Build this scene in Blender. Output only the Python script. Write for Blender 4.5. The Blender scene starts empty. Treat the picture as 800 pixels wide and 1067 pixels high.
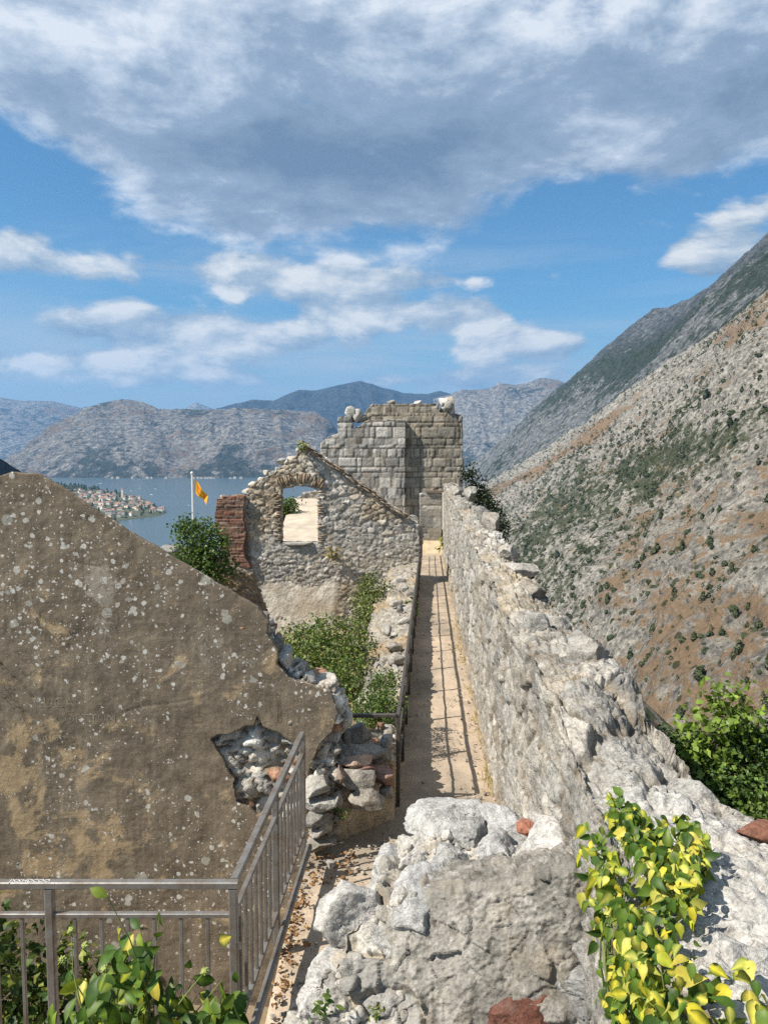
import bpy, math, random
import numpy as np
from mathutils import Vector, Matrix

random.seed(7)
RNG = np.random.default_rng(11)
S = bpy.context.scene
C = S.collection
R = math.radians

# ------------------------------------------------------------------ camera maths
FPX = 801.0
CX, CY = 400.0, 533.5
TH = math.atan(63.5 / FPX)
cT, sT = math.cos(TH), math.sin(TH)
SEA = -135.0


def P(px, py, Y):
    """the point at depth Y seen at photo pixel (px, py)"""
    x = (px - CX) / FPX
    y = -(py - CY) / FPX
    d = np.array([x, cT + y * sT, -sT + y * cT])
    return d * (Y / d[1])


def Pz(px, py, z):
    """the point at height z seen at photo pixel (px, py)"""
    x = (px - CX) / FPX
    y = -(py - CY) / FPX
    d = np.array([x, cT + y * sT, -sT + y * cT])
    return d * (z / d[2])


cam = bpy.data.cameras.new('camera')
cam.sensor_fit = 'AUTO'
cam.sensor_width = 36
cam.lens = FPX / 1067 * 36
cam.clip_start = 0.05
cam.clip_end = 60000
camo = bpy.data.objects.new('camera', cam)
C.objects.link(camo)
camo.rotation_euler = (math.pi / 2 - TH, 0, 0)
S.camera = camo

# ------------------------------------------------------------------ numpy noise


def h3(i, j, k, s=0):
    n = (i * 73856093) ^ (j * 19349663) ^ (k * 83492791) ^ (s * 26544357 + 12345)
    n = n & 0xffffffff
    n = ((n ^ (n >> 16)) * 0x45d9f3b) & 0xffffffff
    n = ((n ^ (n >> 16)) * 0x45d9f3b) & 0xffffffff
    n = n ^ (n >> 16)
    return n / 4294967295.0


def vnoise(p, s=0):
    f = np.floor(p)
    i = f.astype(np.int64)
    t = p - f
    t = t * t * t * (t * (t * 6 - 15) + 10)
    o = 0
    for a in (0, 1):
        wx = t[:, 0] if a else 1 - t[:, 0]
        for b in (0, 1):
            wy = t[:, 1] if b else 1 - t[:, 1]
            for c in (0, 1):
                wz = t[:, 2] if c else 1 - t[:, 2]
                o = o + wx * wy * wz * h3(i[:, 0] + a, i[:, 1] + b, i[:, 2] + c, s)
    return o * 2 - 1


def fbm(p, o=4, s=0, g=0.5):
    a, r, t = 1.0, 0, 0
    p = np.asarray(p, float)
    for k in range(o):
        r = r + a * vnoise(p * 2 ** k + 17.3 * k, s + k)
        t += a
        a *= g
    return r / t


def ridged(p, o=4, s=0, g=0.5):
    a, r, t = 1.0, 0, 0
    for k in range(o):
        r = r + a * (1 - 2 * np.abs(vnoise(p * 2 ** k + 9.1 * k, s + k)))
        t += a
        a *= g
    return r / t


def worley(p, s=0, jit=1.0, full=False):
    f = np.floor(p).astype(np.int64)
    F1 = np.full(len(p), 9.0)
    F2 = np.full(len(p), 9.0)
    idv = np.zeros(len(p))
    off = np.zeros((len(p), 3))
    for a in (-1, 0, 1):
        for b in (-1, 0, 1):
            for c in (-1, 0, 1):
                i, j, k = f[:, 0] + a, f[:, 1] + b, f[:, 2] + c
                r = h3(i, j, k, s)
                qx = i + .5 + jit * (r - .5)
                qy = j + .5 + jit * (h3(i, j, k, s + 1) - .5)
                qz = k + .5 + jit * (h3(i, j, k, s + 2) - .5)
                d = np.sqrt((p[:, 0] - qx) ** 2 + (p[:, 1] - qy) ** 2 + (p[:, 2] - qz) ** 2)
                n1 = d < F1
                F2 = np.where(n1, F1, np.minimum(F2, d))
                idv = np.where(n1, r, idv)
                off[n1] = np.stack([p[:, 0] - qx, p[:, 1] - qy, p[:, 2] - qz], 1)[n1]
                F1 = np.where(n1, d, F1)
    return (F1, F2, idv, off) if full else (F1, F2, idv)


def sst(a, b, x):
    t = np.clip((x - a) / (b - a), 0, 1)
    return t * t * (3 - 2 * t)


def lerp(a, b, t):
    t = np.asarray(t)
    return np.asarray(a) * (1 - t[:, None]) + np.asarray(b) * t[:, None]


def hsh(v, k):
    x = np.sin(np.asarray(v) * (1271.1 + 317.7 * k) + k * 3.1) * 43758.5453
    return x - np.floor(x)

# ------------------------------------------------------------------ objects


def tag(o, label=None, cat=None, group=None, kind=None):
    if label:
        o['label'] = label
    if cat:
        o['category'] = cat
    if group:
        o['group'] = group
    if kind:
        o['kind'] = kind
    return o


def thing(name, label, cat, loc=(0, 0, 0), group=None):
    o = bpy.data.objects.new(name, None)
    o.empty_display_size = .2
    C.objects.link(o)
    o.location = [float(v) for v in loc]
    return tag(o, label, cat, group)


def wloc(o):
    v = np.zeros(3)
    while o is not None:
        v = v + np.array(o.location)
        o = o.parent
    return v


def mesh(name, V, faces, mats, col=None, smooth=True, midx=None):
    V = np.asarray(V, dtype=np.float32)
    if not isinstance(faces, list):
        faces = [faces]
    faces = [np.asarray(f, dtype=np.int32) for f in faces if len(f)]
    me = bpy.data.meshes.new(name)
    me.vertices.add(len(V))
    me.vertices.foreach_set('co', V.ravel())
    loops = np.concatenate([f.ravel() for f in faces])
    tot = np.concatenate([np.full(len(f), f.shape[1], dtype=np.int32) for f in faces])
    st = np.concatenate([[0], np.cumsum(tot)[:-1]]).astype(np.int32)
    me.loops.add(len(loops))
    me.loops.foreach_set('vertex_index', loops)
    me.polygons.add(len(tot))
    me.polygons.foreach_set('loop_start', st)
    me.polygons.foreach_set('loop_total', tot)
    for m in (mats if isinstance(mats, list) else [mats]):
        me.materials.append(m)
    if midx is not None:
        me.polygons.foreach_set('material_index', np.asarray(midx, dtype=np.int32))
    me.polygons.foreach_set('use_smooth', np.full(len(tot), smooth))
    if col is not None:
        a = me.attributes.new('col', 'FLOAT_COLOR', 'POINT')
        c4 = np.ones((len(V), 4), dtype=np.float32)
        c4[:, :3] = np.clip(col, 0, 1)
        a.data.foreach_set('color', c4.ravel())
    me.update(calc_edges=True)
    return me


def mk(name, V, faces, mats, parent=None, col=None, smooth=True, midx=None, loc=None):
    V = np.asarray(V, float)
    base = np.zeros(3)
    if parent is not None:
        base = wloc(parent)
    l = np.zeros(3) if loc is None else np.asarray(loc, float) - base
    o = bpy.data.objects.new(name, mesh(name, V - base - l, faces, mats, col, smooth, midx))
    C.objects.link(o)
    o.location = l
    if parent is not None:
        o.parent = parent
    return o


def vnormals(V, faces):
    if not isinstance(faces, list):
        faces = [faces]
    n = np.zeros_like(V)
    for f in faces:
        if f.shape[1] == 4:
            fn = np.cross(V[f[:, 2]] - V[f[:, 0]], V[f[:, 3]] - V[f[:, 1]])
        else:
            fn = np.cross(V[f[:, 1]] - V[f[:, 0]], V[f[:, 2]] - V[f[:, 0]])
        for k in range(f.shape[1]):
            for ax in range(3):
                n[:, ax] += np.bincount(f[:, k], fn[:, ax], len(V))
    return n / (np.linalg.norm(n, axis=1)[:, None] + 1e-12)


def gridquads(nu, nv):
    i = np.arange(nu * nv).reshape(nu, nv)
    return np.stack([i[:-1, :-1].ravel(), i[1:, :-1].ravel(), i[1:, 1:].ravel(), i[:-1, 1:].ravel()], 1)


def inpoly(x, y, poly):
    r = np.zeros(x.shape, bool)
    n = len(poly)
    for i in range(n):
        x0, y0 = poly[i]
        x1, y1 = poly[(i + 1) % n]
        if y0 == y1:
            continue
        c = ((y0 > y) != (y1 > y)) & (x < (x1 - x0) * (y - y0) / (y1 - y0) + x0)
        r ^= c
    return r


def nearest_on(pts, polys):
    best = np.full(len(pts), 1e9)
    q = pts.copy()
    for poly in polys:
        n = len(poly)
        for i in range(n):
            a = np.array(poly[i])
            b = np.array(poly[(i + 1) % n])
            d = b - a
            t = np.clip(((pts - a) @ d) / (d @ d + 1e-12), 0, 1)
            c = a + t[:, None] * d
            e = np.linalg.norm(pts - c, axis=1)
            m = e < best
            best = np.where(m, e, best)
            q[m] = c[m]
    return q, best


def roughen(poly, step, amp, seed):
    """subdivide an outline and shake it, so that broken edges look broken"""
    out = []
    n = len(poly)
    for i in range(n):
        a = np.array(poly[i], float)
        b = np.array(poly[(i + 1) % n], float)
        k = max(1, int(np.linalg.norm(b - a) / step))
        for j in range(k):
            out.append(a + (b - a) * j / k)
    o = np.array(out)
    q = np.c_[o / (step * 2.2), np.zeros(len(o))]
    o[:, 0] += amp * fbm(q, 3, seed)
    o[:, 1] += amp * fbm(q, 3, seed + 50)
    return [tuple(v) for v in o]


def panel(outline, holes, step, thick, nl, O, U, Vv, W):
    """a slab of the given outline (u, v): front grid, back grid and layered edges"""
    o = np.array(outline)
    u0, v0 = o.min(0) - step
    u1, v1 = o.max(0) + step
    nu = int((u1 - u0) / step) + 2
    nv = int((v1 - v0) / step) + 2
    us = u0 + np.arange(nu) * step
    vs = v0 + np.arange(nv) * step
    gu, gv = np.meshgrid(us, vs, indexing='ij')
    cu = gu[:-1, :-1] + step / 2
    cv = gv[:-1, :-1] + step / 2
    K = inpoly(cu, cv, outline)
    for h in holes:
        K &= ~inpoly(cu, cv, h)
    used = np.zeros((nu, nv), int)
    for a in (0, 1):
        for b in (0, 1):
            used[a:nu - 1 + a, b:nv - 1 + b] += K
    bnd = (used > 0) & (used < 4)
    pts = np.stack([gu, gv], -1)
    bp = pts[bnd]
    q, e = nearest_on(bp, [outline] + list(holes))
    m = e < step * 1.1
    bp[m] = q[m]
    pts[bnd] = bp
    idx = -np.ones((nl + 1, nu, nv), int)
    n = 0
    VV = []
    for l in range(nl + 1):
        sel = (used > 0) if l in (0, nl) else bnd
        idx[l][sel] = n + np.arange(sel.sum())
        n += sel.sum()
        VV.append(np.c_[pts[sel], np.full(sel.sum(), thick * l / nl)])
    VV = np.concatenate(VV)
    Fs = []

    def quad(a, b, c, d):
        Fs.append(np.stack([a, b, c, d], 1))
    ii, jj = np.nonzero(K)
    f = idx[0]
    quad(f[ii, jj], f[ii + 1, jj], f[ii + 1, jj + 1], f[ii, jj + 1])
    f = idx[nl]
    quad(f[ii, jj], f[ii, jj + 1], f[ii + 1, jj + 1], f[ii + 1, jj])
    Kp = np.pad(K, 1)
    for (di, dj, a, b) in ((0, -1, (0, 0), (1, 0)), (1, 0, (1, 0), (1, 1)), (0, 1, (1, 1), (0, 1)), (-1, 0, (0, 1), (0, 0))):
        nb = Kp[1 + di:1 + di + K.shape[0], 1 + dj:1 + dj + K.shape[1]]
        ii, jj = np.nonzero(K & ~nb)
        for l in range(nl):
            A = idx[l][ii + a[0], jj + a[1]]
            B = idx[l][ii + b[0], jj + b[1]]
            A2 = idx[l + 1][ii + a[0], jj + a[1]]
            B2 = idx[l + 1][ii + b[0], jj + b[1]]
            quad(B, A, A2, B2)
    Fs = np.concatenate(Fs)
    O, U, Vv, W = map(np.asarray, (O, U, Vv, W))
    X = O + VV[:, :1] * U + VV[:, 1:2] * Vv + VV[:, 2:3] * W
    return X, Fs, VV


def hexa(c, step):
    """gridded surface of a warped box; c[(i,j,k)] corners: i right, j away, k up"""
    c = {k: np.asarray(v, float) for k, v in c.items()}

    def tri(u, v, w):
        o = 0
        for (i, j, k), q in c.items():
            o = o + ((u if i else 1 - u) * (v if j else 1 - v) * (w if k else 1 - w))[:, None] * q
        return o
    L = [max(np.linalg.norm(c[1, j, k] - c[0, j, k]) for j in (0, 1) for k in (0, 1)),
         max(np.linalg.norm(c[i, 1, k] - c[i, 0, k]) for i in (0, 1) for k in (0, 1)),
         max(np.linalg.norm(c[i, j, 1] - c[i, j, 0]) for i in (0, 1) for j in (0, 1))]
    n = [max(2, int(l / step) + 1) for l in L]
    key = {}
    UV = []
    Fs = []
    for ax in range(3):
        a, b = [x for x in range(3) if x != ax]
        ga, gb = np.meshgrid(np.arange(n[a] + 1), np.arange(n[b] + 1), indexing='ij')
        for side in (0, 1):
            co = np.zeros((ga.size, 3), int)
            co[:, a] = ga.ravel()
            co[:, b] = gb.ravel()
            co[:, ax] = side * n[ax]
            base = len(UV)
            ids = np.zeros(len(co), int)
            for q, t in enumerate(map(tuple, co.tolist())):
                if t not in key:
                    key[t] = len(UV)
                    UV.append(t)
                ids[q] = key[t]
            g = gridquads(n[a] + 1, n[b] + 1)
            if (side == 0) != (ax == 1):
                g = g[:, ::-1]
            Fs.append(ids[g])
    UV = np.array(UV, float) / np.array(n)
    V = tri(UV[:, 0], UV[:, 1], UV[:, 2])
    return V, np.concatenate(Fs), UV


_ico = {}


def ico(sub):
    if sub not in _ico:
        import bmesh
        bm = bmesh.new()
        bmesh.ops.create_icosphere(bm, subdivisions=sub, radius=1)
        V = np.array([v.co[:] for v in bm.verts])
        bm.verts.index_update()
        Fc = np.array([[v.index for v in f.verts] for f in bm.faces])
        bm.free()
        _ico[sub] = (V, Fc)
    V, Fc = _ico[sub]
    return V.copy(), Fc


def rotz(a):
    c, s = math.cos(a), math.sin(a)
    return np.array([[c, -s, 0], [s, c, 0], [0, 0, 1]])


def rotm(rx, ry, rz):
    return np.array(Matrix.Rotation(rz, 3, 'Z') @ Matrix.Rotation(ry, 3, 'Y') @ Matrix.Rotation(rx, 3, 'X'))


def rock(size, seed, sub=4, cuts=14, rough=.06, boxy=.5):
    """a broken stone: a rounded box cut by random planes and roughened"""
    rg = np.random.default_rng(seed)
    V, Fc = ico(sub)
    m = np.abs(V).max(1)[:, None]
    V = V * (1 - boxy) + boxy * V / m
    for k in range(cuts):
        n = rg.normal(size=3)
        n /= np.linalg.norm(n)
        d = rg.uniform(.55, .93)
        e = np.maximum(0, V @ n - d)
        V = V - e[:, None] * n
    nn = V / np.linalg.norm(V, axis=1)[:, None]
    if sub >= 4:
        _, _, gi, go = worley(V * 1.5 + seed * 1.7, seed + 3, 1.0, True)
        tf = np.stack([hsh(gi, 21) - .5, hsh(gi, 22) - .5, hsh(gi, 23) - .5], 1) * 2
        V = V + nn * (rough * .75 * (go * tf).sum(1))[:, None]
    V = V + nn * (rough * .8 * ridged(V * 1.8 + seed, 5, seed, .6) + rough * .5 * ridged(V * 7 + seed, 3, seed + 5))[:, None]
    return V * np.asarray(size) / 2, Fc

# ------------------------------------------------------------------ node helpers


def N(nt, typ, _p=None, **inp):
    n = nt.nodes.new('ShaderNode' + typ)
    for k, v in (_p or {}).items():
        setattr(n, k, v)
    for k, v in inp.items():
        k = k.replace('_', ' ')
        if k.startswith('i') and k[1:].isdigit():
            s = n.inputs[int(k[1:])]
        else:
            s = n.inputs[k]
        if isinstance(v, bpy.types.NodeSocket):
            nt.links.new(v, s)
        else:
            s.default_value = v
    return n


def mat(name):
    m = bpy.data.materials.new(name)
    m.use_nodes = True
    nt = m.node_tree
    nt.nodes.clear()
    return m, nt


def out(nt, sh, disp=None):
    o = nt.nodes.new('ShaderNodeOutputMaterial')
    nt.links.new(sh, o.inputs['Surface'])


def math_(nt, op, a, b=0.0, c=0.0, clamp=False):
    n = N(nt, 'Math', {'operation': op, 'use_clamp': clamp}, i0=a, i1=b)
    if op in ('MULTIPLY_ADD',):
        n.inputs[2].default_value = c
    return n.outputs[0]


def ramp(nt, f, stops, interp='LINEAR'):
    n = N(nt, 'ValToRGB', Fac=f)
    e = n.color_ramp.elements
    n.color_ramp.interpolation = interp
    while len(e) < len(stops):
        e.new(.5)
    for k, (p, c) in enumerate(stops):
        e[k].position = p
        e[k].color = (c, c, c, 1) if not hasattr(c, '__len__') else (*c, 1)
    return n.outputs[0]


def mixc(nt, f, a, b, mode='MIX'):
    n = N(nt, 'Mix', {'data_type': 'RGBA', 'blend_type': mode})
    for s, v in ((n.inputs[0], f), (n.inputs[6], a), (n.inputs[7], b)):
        if isinstance(v, bpy.types.NodeSocket):
            nt.links.new(v, s)
        elif hasattr(v, '__len__'):
            s.default_value = (*v, 1) if len(v) == 3 else v
        else:
            s.default_value = v
    return n.outputs[2]


def noise(nt, vec, scale, detail=6, rough=.55, dist=0.0):
    return N(nt, 'TexNoise', Vector=vec, Scale=scale, Detail=detail, Roughness=rough, Distortion=dist).outputs[0]


def voro(nt, vec, scale, feat='F1', rnd=1.0):
    return N(nt, 'TexVoronoi', {'feature': feat}, Vector=vec, Scale=scale, Randomness=rnd)


def stone_mat(name, scale=1.0, bump=.6, white=.25, dark=.35, var=.5, tan=.2, rough=.9, crack=.62):
    """weathered stone over the per-stone colour: blotches, pale lichen, dark specks, fine grain"""
    m, nt = mat(name)
    co = N(nt, 'TexCoord').outputs['Object']
    a = N(nt, 'Attribute', {'attribute_name': 'col'}).outputs['Color']
    big = noise(nt, co, 1.7 * scale, 5)
    mid = noise(nt, co, 9 * scale, 8, .65)
    fin = noise(nt, co, 60 * scale, 6, .7)
    c = mixc(nt, 1.0, a, ramp(nt, mid, [(.25, 1 - var), (.75, 1 + var * .5)]), 'MULTIPLY')
    c = mixc(nt, 1.0, c, ramp(nt, fin, [(.3, .58), (.7, 1.38)]), 'MULTIPLY')
    cr = ramp(nt, math_(nt, 'ABSOLUTE', math_(nt, 'SUBTRACT', noise(nt, co, 5.0 * scale, 5, .6, .6), .5)), [(0.0, crack), (.018, 1)])
    c = mixc(nt, 1.0, c, cr, 'MULTIPLY')
    c = mixc(nt, math_(nt, 'MULTIPLY', ramp(nt, big, [(.5, 0), (.68, 1)]), tan), c, (.34, .25, .15))
    # pale crusts
    w = math_(nt, 'MULTIPLY', ramp(nt, noise(nt, co, 5.5 * scale, 9, .72), [(.56, 0), (.64, 1)]), white)
    c = mixc(nt, w, c, (.62, .6, .56))
    # dark lichen specks
    d = voro(nt, co, 34 * scale).outputs['Distance']
    ds = math_(nt, 'MULTIPLY', ramp(nt, d, [(.16, 1), (.3, 0)]), ramp(nt, noise(nt, co, 4 * scale, 4), [(.5, 0), (.6, 1)]))
    c = mixc(nt, math_(nt, 'MULTIPLY', ds, dark), c, (.05, .05, .045))
    b = math_(nt, 'ADD', math_(nt, 'MULTIPLY', mid, 1.0), math_(nt, 'MULTIPLY', fin, .35))
    b = math_(nt, 'ADD', b, math_(nt, 'MULTIPLY', voro(nt, co, 22 * scale).outputs['Distance'], .25))
    b = math_(nt, 'ADD', b, math_(nt, 'MULTIPLY', cr, .35))
    bn = N(nt, 'Bump', Strength=bump, Distance=.03 / scale, Height=b).outputs[0]
    p = N(nt, 'BsdfPrincipled', Base_Color=c, Roughness=rough, Normal=bn)
    p.inputs['Specular IOR Level'].default_value = .25
    out(nt, p.outputs[0])
    return m


def plain_mat(name, col, rough=.8, var=.25, scale=8, bump=.2, metal=0.0, spec=.3):
    m, nt = mat(name)
    co = N(nt, 'TexCoord').outputs['Object']
    n = noise(nt, co, scale, 7, .65)
    c = mixc(nt, 1.0, col, ramp(nt, n, [(.25, 1 - var), (.75, 1 + var)]), 'MULTIPLY')
    bn = N(nt, 'Bump', Strength=bump, Distance=.02, Height=n).outputs[0]
    p = N(nt, 'BsdfPrincipled', Base_Color=c, Roughness=rough, Metallic=metal, Normal=bn)
    p.inputs['Specular IOR Level'].default_value = spec
    out(nt, p.outputs[0])
    return m


def leaf_mat(name, gloss=.35, trans=.35, var=.3):
    m, nt = mat(name)
    a = N(nt, 'Attribute', {'attribute_name': 'col'}).outputs['Color']
    co = N(nt, 'TexCoord').outputs['Object']
    n = noise(nt, co, 30, 3)
    c = mixc(nt, 1.0, a, ramp(nt, n, [(.3, 1 - var), (.7, 1 + var)]), 'MULTIPLY')
    p = N(nt, 'BsdfPrincipled', Base_Color=c, Roughness=gloss)
    p.inputs['Specular IOR Level'].default_value = .25
    t = N(nt, 'BsdfTranslucent', Color=mixc(nt, 1.0, c, (1.15, 1.25, .6), 'MULTIPLY'))
    mx = N(nt, 'MixShader', Fac=trans, i1=p.outputs[0], i2=t.outputs[0])
    out(nt, mx.outputs[0])
    return m


M_STONE = stone_mat('limestone_masonry', 1.0, .7, .22, .35, .45, .25)
M_WALLTOP = stone_mat('limestone_bleached', 1.3, .8, .35, .5, .5, .2)
M_ROCK = stone_mat('limestone_boulder', 1.6, .8, .3, .35, .5, .12)
M_FAR = stone_mat('limestone_distant', .5, .6, .15, .2, .4, .2, .9, .85)
M_MORTAR = stone_mat('coarse_mortar', 2.4, .7, .16, .3, .28, .2, .95, .92)
M_BRICK = stone_mat('old_brick', 1.2, .5, .06, .35, .45, .05)

# ------------------------------------------------------------------ masonry patterns
GREYS = np.array([[.36, .345, .31], [.43, .41, .37], [.29, .28, .26], [.48, .455, .41], [.40, .36, .305]])


def tones(idv, pal=GREYS, k=1):
    r = hsh(idv, k) * len(pal)
    i = np.minimum(r.astype(int), len(pal) - 1)
    return pal[i] * (.68 + .6 * hsh(idv, k + 5))[:, None]


def rubble(p, sc, amp, seed, jit=1.0, warp=.25, gap=.22, mortar=(.30, .26, .20), pal=GREYS, rough=.5, facet=.55):
    p = np.asarray(p)
    q = p / np.asarray(sc)
    w = np.stack([fbm(q * .9 + 31 * k, 2, seed + 7 * k) for k in range(3)], 1)
    f1, f2, idv, off = worley(q + warp * w, seed, jit, True)
    e = sst(0.0, gap, f2 - f1)
    # every stone is broken to its own tilted face, with a chipped second facet
    tv = np.stack([hsh(idv, 11) - .5, hsh(idv, 12) - .5, hsh(idv, 13) - .5], 1) * 2
    t2 = np.stack([hsh(idv, 14) - .5, hsh(idv, 15) - .5, hsh(idv, 16) - .5], 1) * 2
    tilt = np.minimum((off * tv).sum(1), (off * t2).sum(1) + .12)
    d = amp * (e - 1) + amp * (1.1 * (hsh(idv, 3) - .55) + 1.6 * tilt) * e
    g1, g2, gi, go = worley(p * 8.5 + .3 * w + 5, seed + 31, 1.0, True)
    tf = np.stack([hsh(gi, 21) - .5, hsh(gi, 22) - .5, hsh(gi, 23) - .5], 1) * 2
    d = d + amp * facet * (go * tf).sum(1)
    d = d + amp * rough * (ridged(p * 5, 3, seed + 3) * .4 + ridged(p * 17, 3, seed + 9) * .4)
    col = lerp(mortar, tones(idv, pal), sst(.03, gap * .8, f2 - f1))
    col = col * (1 + .25 * fbm(p * 3, 3, seed + 21))[:, None]
    return d, col, e, idv


def ashlar(u, v, h, w, amp, seed, p, mortar=(.22, .2, .17), pal=GREYS, gap=.03):
    vv = v / h + .3 * np.sin(v / h * 1.7 + seed) + .16 * np.sin(v / h * 4.3 + seed * 2) + .12 * fbm(np.c_[u * .7, v * .7, np.zeros(len(u))], 2, seed)
    row = np.floor(vv)
    fr = vv - row
    rr = h3(row.astype(np.int64), row.astype(np.int64) * 0, row.astype(np.int64) * 0, seed)
    ww = w * (.8 + .5 * rr)
    uu = u / ww + rr * 7.3
    uu = uu + .34 * np.sin(uu * 2.1 + rr * 19) + .1 * np.sin(uu * 5.3 + rr * 14)
    colu = np.floor(uu)
    fu = uu - colu
    idv = h3(row.astype(np.int64), colu.astype(np.int64), row.astype(np.int64) * 0 + 3, seed)
    ed = np.minimum(np.minimum(fr, 1 - fr) * h, np.minimum(fu, 1 - fu) * ww)
    ed = ed + .35 * gap * fbm(p * 6, 3, seed + 4)
    e = sst(0.0, gap, ed)
    d = amp * (e - 1) + amp * .9 * (hsh(idv, 2) - .5) * e + amp * .35 * fbm(p * 8, 3, seed)
    col = lerp(mortar, tones(idv, pal), e)
    return d, col * (1 + .2 * fbm(p * 1.5, 3, seed + 2))[:, None]


REDS = np.array([[.24, .105, .07], [.19, .08, .055], [.28, .155, .105], [.15, .085, .068], [.29, .195, .145]])
BUFF = np.array([[.34, .25, .16], [.30, .23, .16], [.38, .31, .22], [.27, .18, .12]])
UX, UY, UZ = np.eye(3)


def masonry(name, V, Fs, fn, material, parent=None, **kw):
    n = vnormals(V, Fs)
    d, col = fn(V, n)[:2]
    return mk(name, V + n * d[:, None], Fs, material, parent, col, **kw)


def loft_box(p, q, w, h, up=(0, 0, 1)):
    """a square bar from p to q"""
    p, q, up = np.asarray(p, float), np.asarray(q, float), np.asarray(up, float)
    d = q - p
    d = d / np.linalg.norm(d)
    s = np.cross(d, up)
    s = s / np.linalg.norm(s)
    t = np.cross(s, d)
    V = []
    b = min(w, h) * .14
    prof = [(-w / 2 + b, -h / 2), (w / 2 - b, -h / 2), (w / 2, -h / 2 + b), (w / 2, h / 2 - b), (w / 2 - b, h / 2), (-w / 2 + b, h / 2), (-w / 2, h / 2 - b), (-w / 2, -h / 2 + b)]
    for e in (p, q):
        for a, c in prof:
            V.append(e + s * a + t * c)
    k = len(prof)
    Fq = np.array([[i, (i + 1) % k, k + (i + 1) % k, k + i] for i in range(k)])[:, ::-1]
    caps = np.array([list(range(k)), list(range(2 * k - 1, k - 1, -1))])
    return np.array(V), [Fq, caps]


def bar(name, p, q, w, h, m, parent, up=(0, 0, 1)):
    V, Fc = loft_box(p, q, w, h, up)
    return mk(name, V, Fc, m, parent, smooth=False)


def stone_at(name, px0, py0, px1, py1, Y, depth, seed, m, parent=None, pal=GREYS, tone=1.0, rot=None, boxy=.5, rough=.06, sub=4, cuts=14, lift=0.0):
    """a stone whose middle stands at depth Y and which spans the given photo box"""
    c = P((px0 + px1) / 2, (py0 + py1) / 2, Y)
    w = abs(px1 - px0) / FPX * Y * 1.12
    h = abs(py1 - py0) / FPX * Y * 1.12
    V, Fc = rock((w, depth, h), seed, sub, cuts, rough, boxy)
    if rot:
        V = V @ rotm(*rot).T
    V = V + c + np.array([0, 0, lift])
    t = pal[seed % len(pal)] * tone
    col = np.tile(t, (len(V), 1)) * (1 + .22 * fbm(V * 4, 3, seed))[:, None]
    return mk(name, V, Fc, m, parent, col, smooth=True, loc=None)

# ================================================================== light, sky, air
SUN_DIR = Vector((.62, .26, -.72)).normalized()          # the way the light travels
sun = bpy.data.lights.new('sun', 'SUN')
sun.energy = 5.0
sun.angle = R(.53)
sun.color = (1.0, .93, .82)
suno = bpy.data.objects.new('sun', sun)
C.objects.link(suno)
suno.rotation_euler = SUN_DIR.to_track_quat('-Z', 'Y').to_euler()
suno.location = (-60, -25, 70)

w = bpy.data.worlds.new('World')
S.world = w
w.use_nodes = True
nt = w.node_tree
nt.nodes.clear()
sky = N(nt, 'TexSky', {'sky_type': 'NISHITA', 'sun_disc': False, 'sun_elevation': math.asin(-SUN_DIR.z),
                       'sun_rotation': math.atan2(-SUN_DIR.x, -SUN_DIR.y), 'altitude': 150,
                       'air_density': 1.15, 'dust_density': .6, 'ozone_density': 2.2})
vec = N(nt, 'TexCoord').outputs['Generated']
sep = N(nt, 'SeparateXYZ', Vector=vec)
el = math_(nt, 'MULTIPLY', math_(nt, 'ARCSINE', sep.outputs[2]), 57.2958)              # degrees above the horizon
az = math_(nt, 'MULTIPLY', math_(nt, 'ARCTAN2', sep.outputs[0], sep.outputs[1]), 57.2958)   # degrees to the right of north
zz = math_(nt, 'ADD', math_(nt, 'MAXIMUM', sep.outputs[2], 0.0), .16)
plane = N(nt, 'CombineXYZ', X=math_(nt, 'DIVIDE', sep.outputs[0], zz), Y=math_(nt, 'DIVIDE', sep.outputs[1], zz), Z=3.7).outputs[0]
angv = N(nt, 'CombineXYZ', X=math_(nt, 'MULTIPLY', az, .075), Y=math_(nt, 'MULTIPLY', el, .15), Z=1.3).outputs[0]


def mrange(v, a, b, c, d, smooth=True):
    n = N(nt, 'MapRange', {'interpolation_type': 'SMOOTHSTEP' if smooth else 'LINEAR'}, Value=v)
    for k, x in zip(('From Min', 'From Max', 'To Min', 'To Max'), (a, b, c, d)):
        n.inputs[k].default_value = x
    return n.outputs[0]


def blob(a0, e0, ra, re, amp):
    """a soft bank of cloud centred on a heading and a height"""
    x = math_(nt, 'DIVIDE', math_(nt, 'SUBTRACT', az, a0), ra)
    y = math_(nt, 'DIVIDE', math_(nt, 'SUBTRACT', el, e0), re)
    r2 = math_(nt, 'ADD', math_(nt, 'MULTIPLY', x, x), math_(nt, 'MULTIPLY', y, y))
    return math_(nt, 'MULTIPLY', math_(nt, 'EXPONENT', math_(nt, 'MULTIPLY', r2, -1.0)), amp)


def add(*v):
    o = v[0]
    for q in v[1:]:
        o = math_(nt, 'ADD', o, q)
    return o


n_big = noise(nt, plane, 1.5, 10, .58, .25)
n_puff = noise(nt, angv, 1.15, 12, .6, .2)
upv = N(nt, 'VectorMath', {'operation': 'ADD'}, i0=angv, i1=(-.05, .13, 0)).outputs[0]
n_up = noise(nt, upv, 1.15, 12, .6, .2)
n_upb = voro(nt, upv, 2.6).outputs['Distance']
n_fine = noise(nt, angv, 3.2, 10, .6, .3)
n_bil = voro(nt, angv, 2.6).outputs['Distance']
n_bil2 = voro(nt, angv, 6.5).outputs['Distance']
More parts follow.
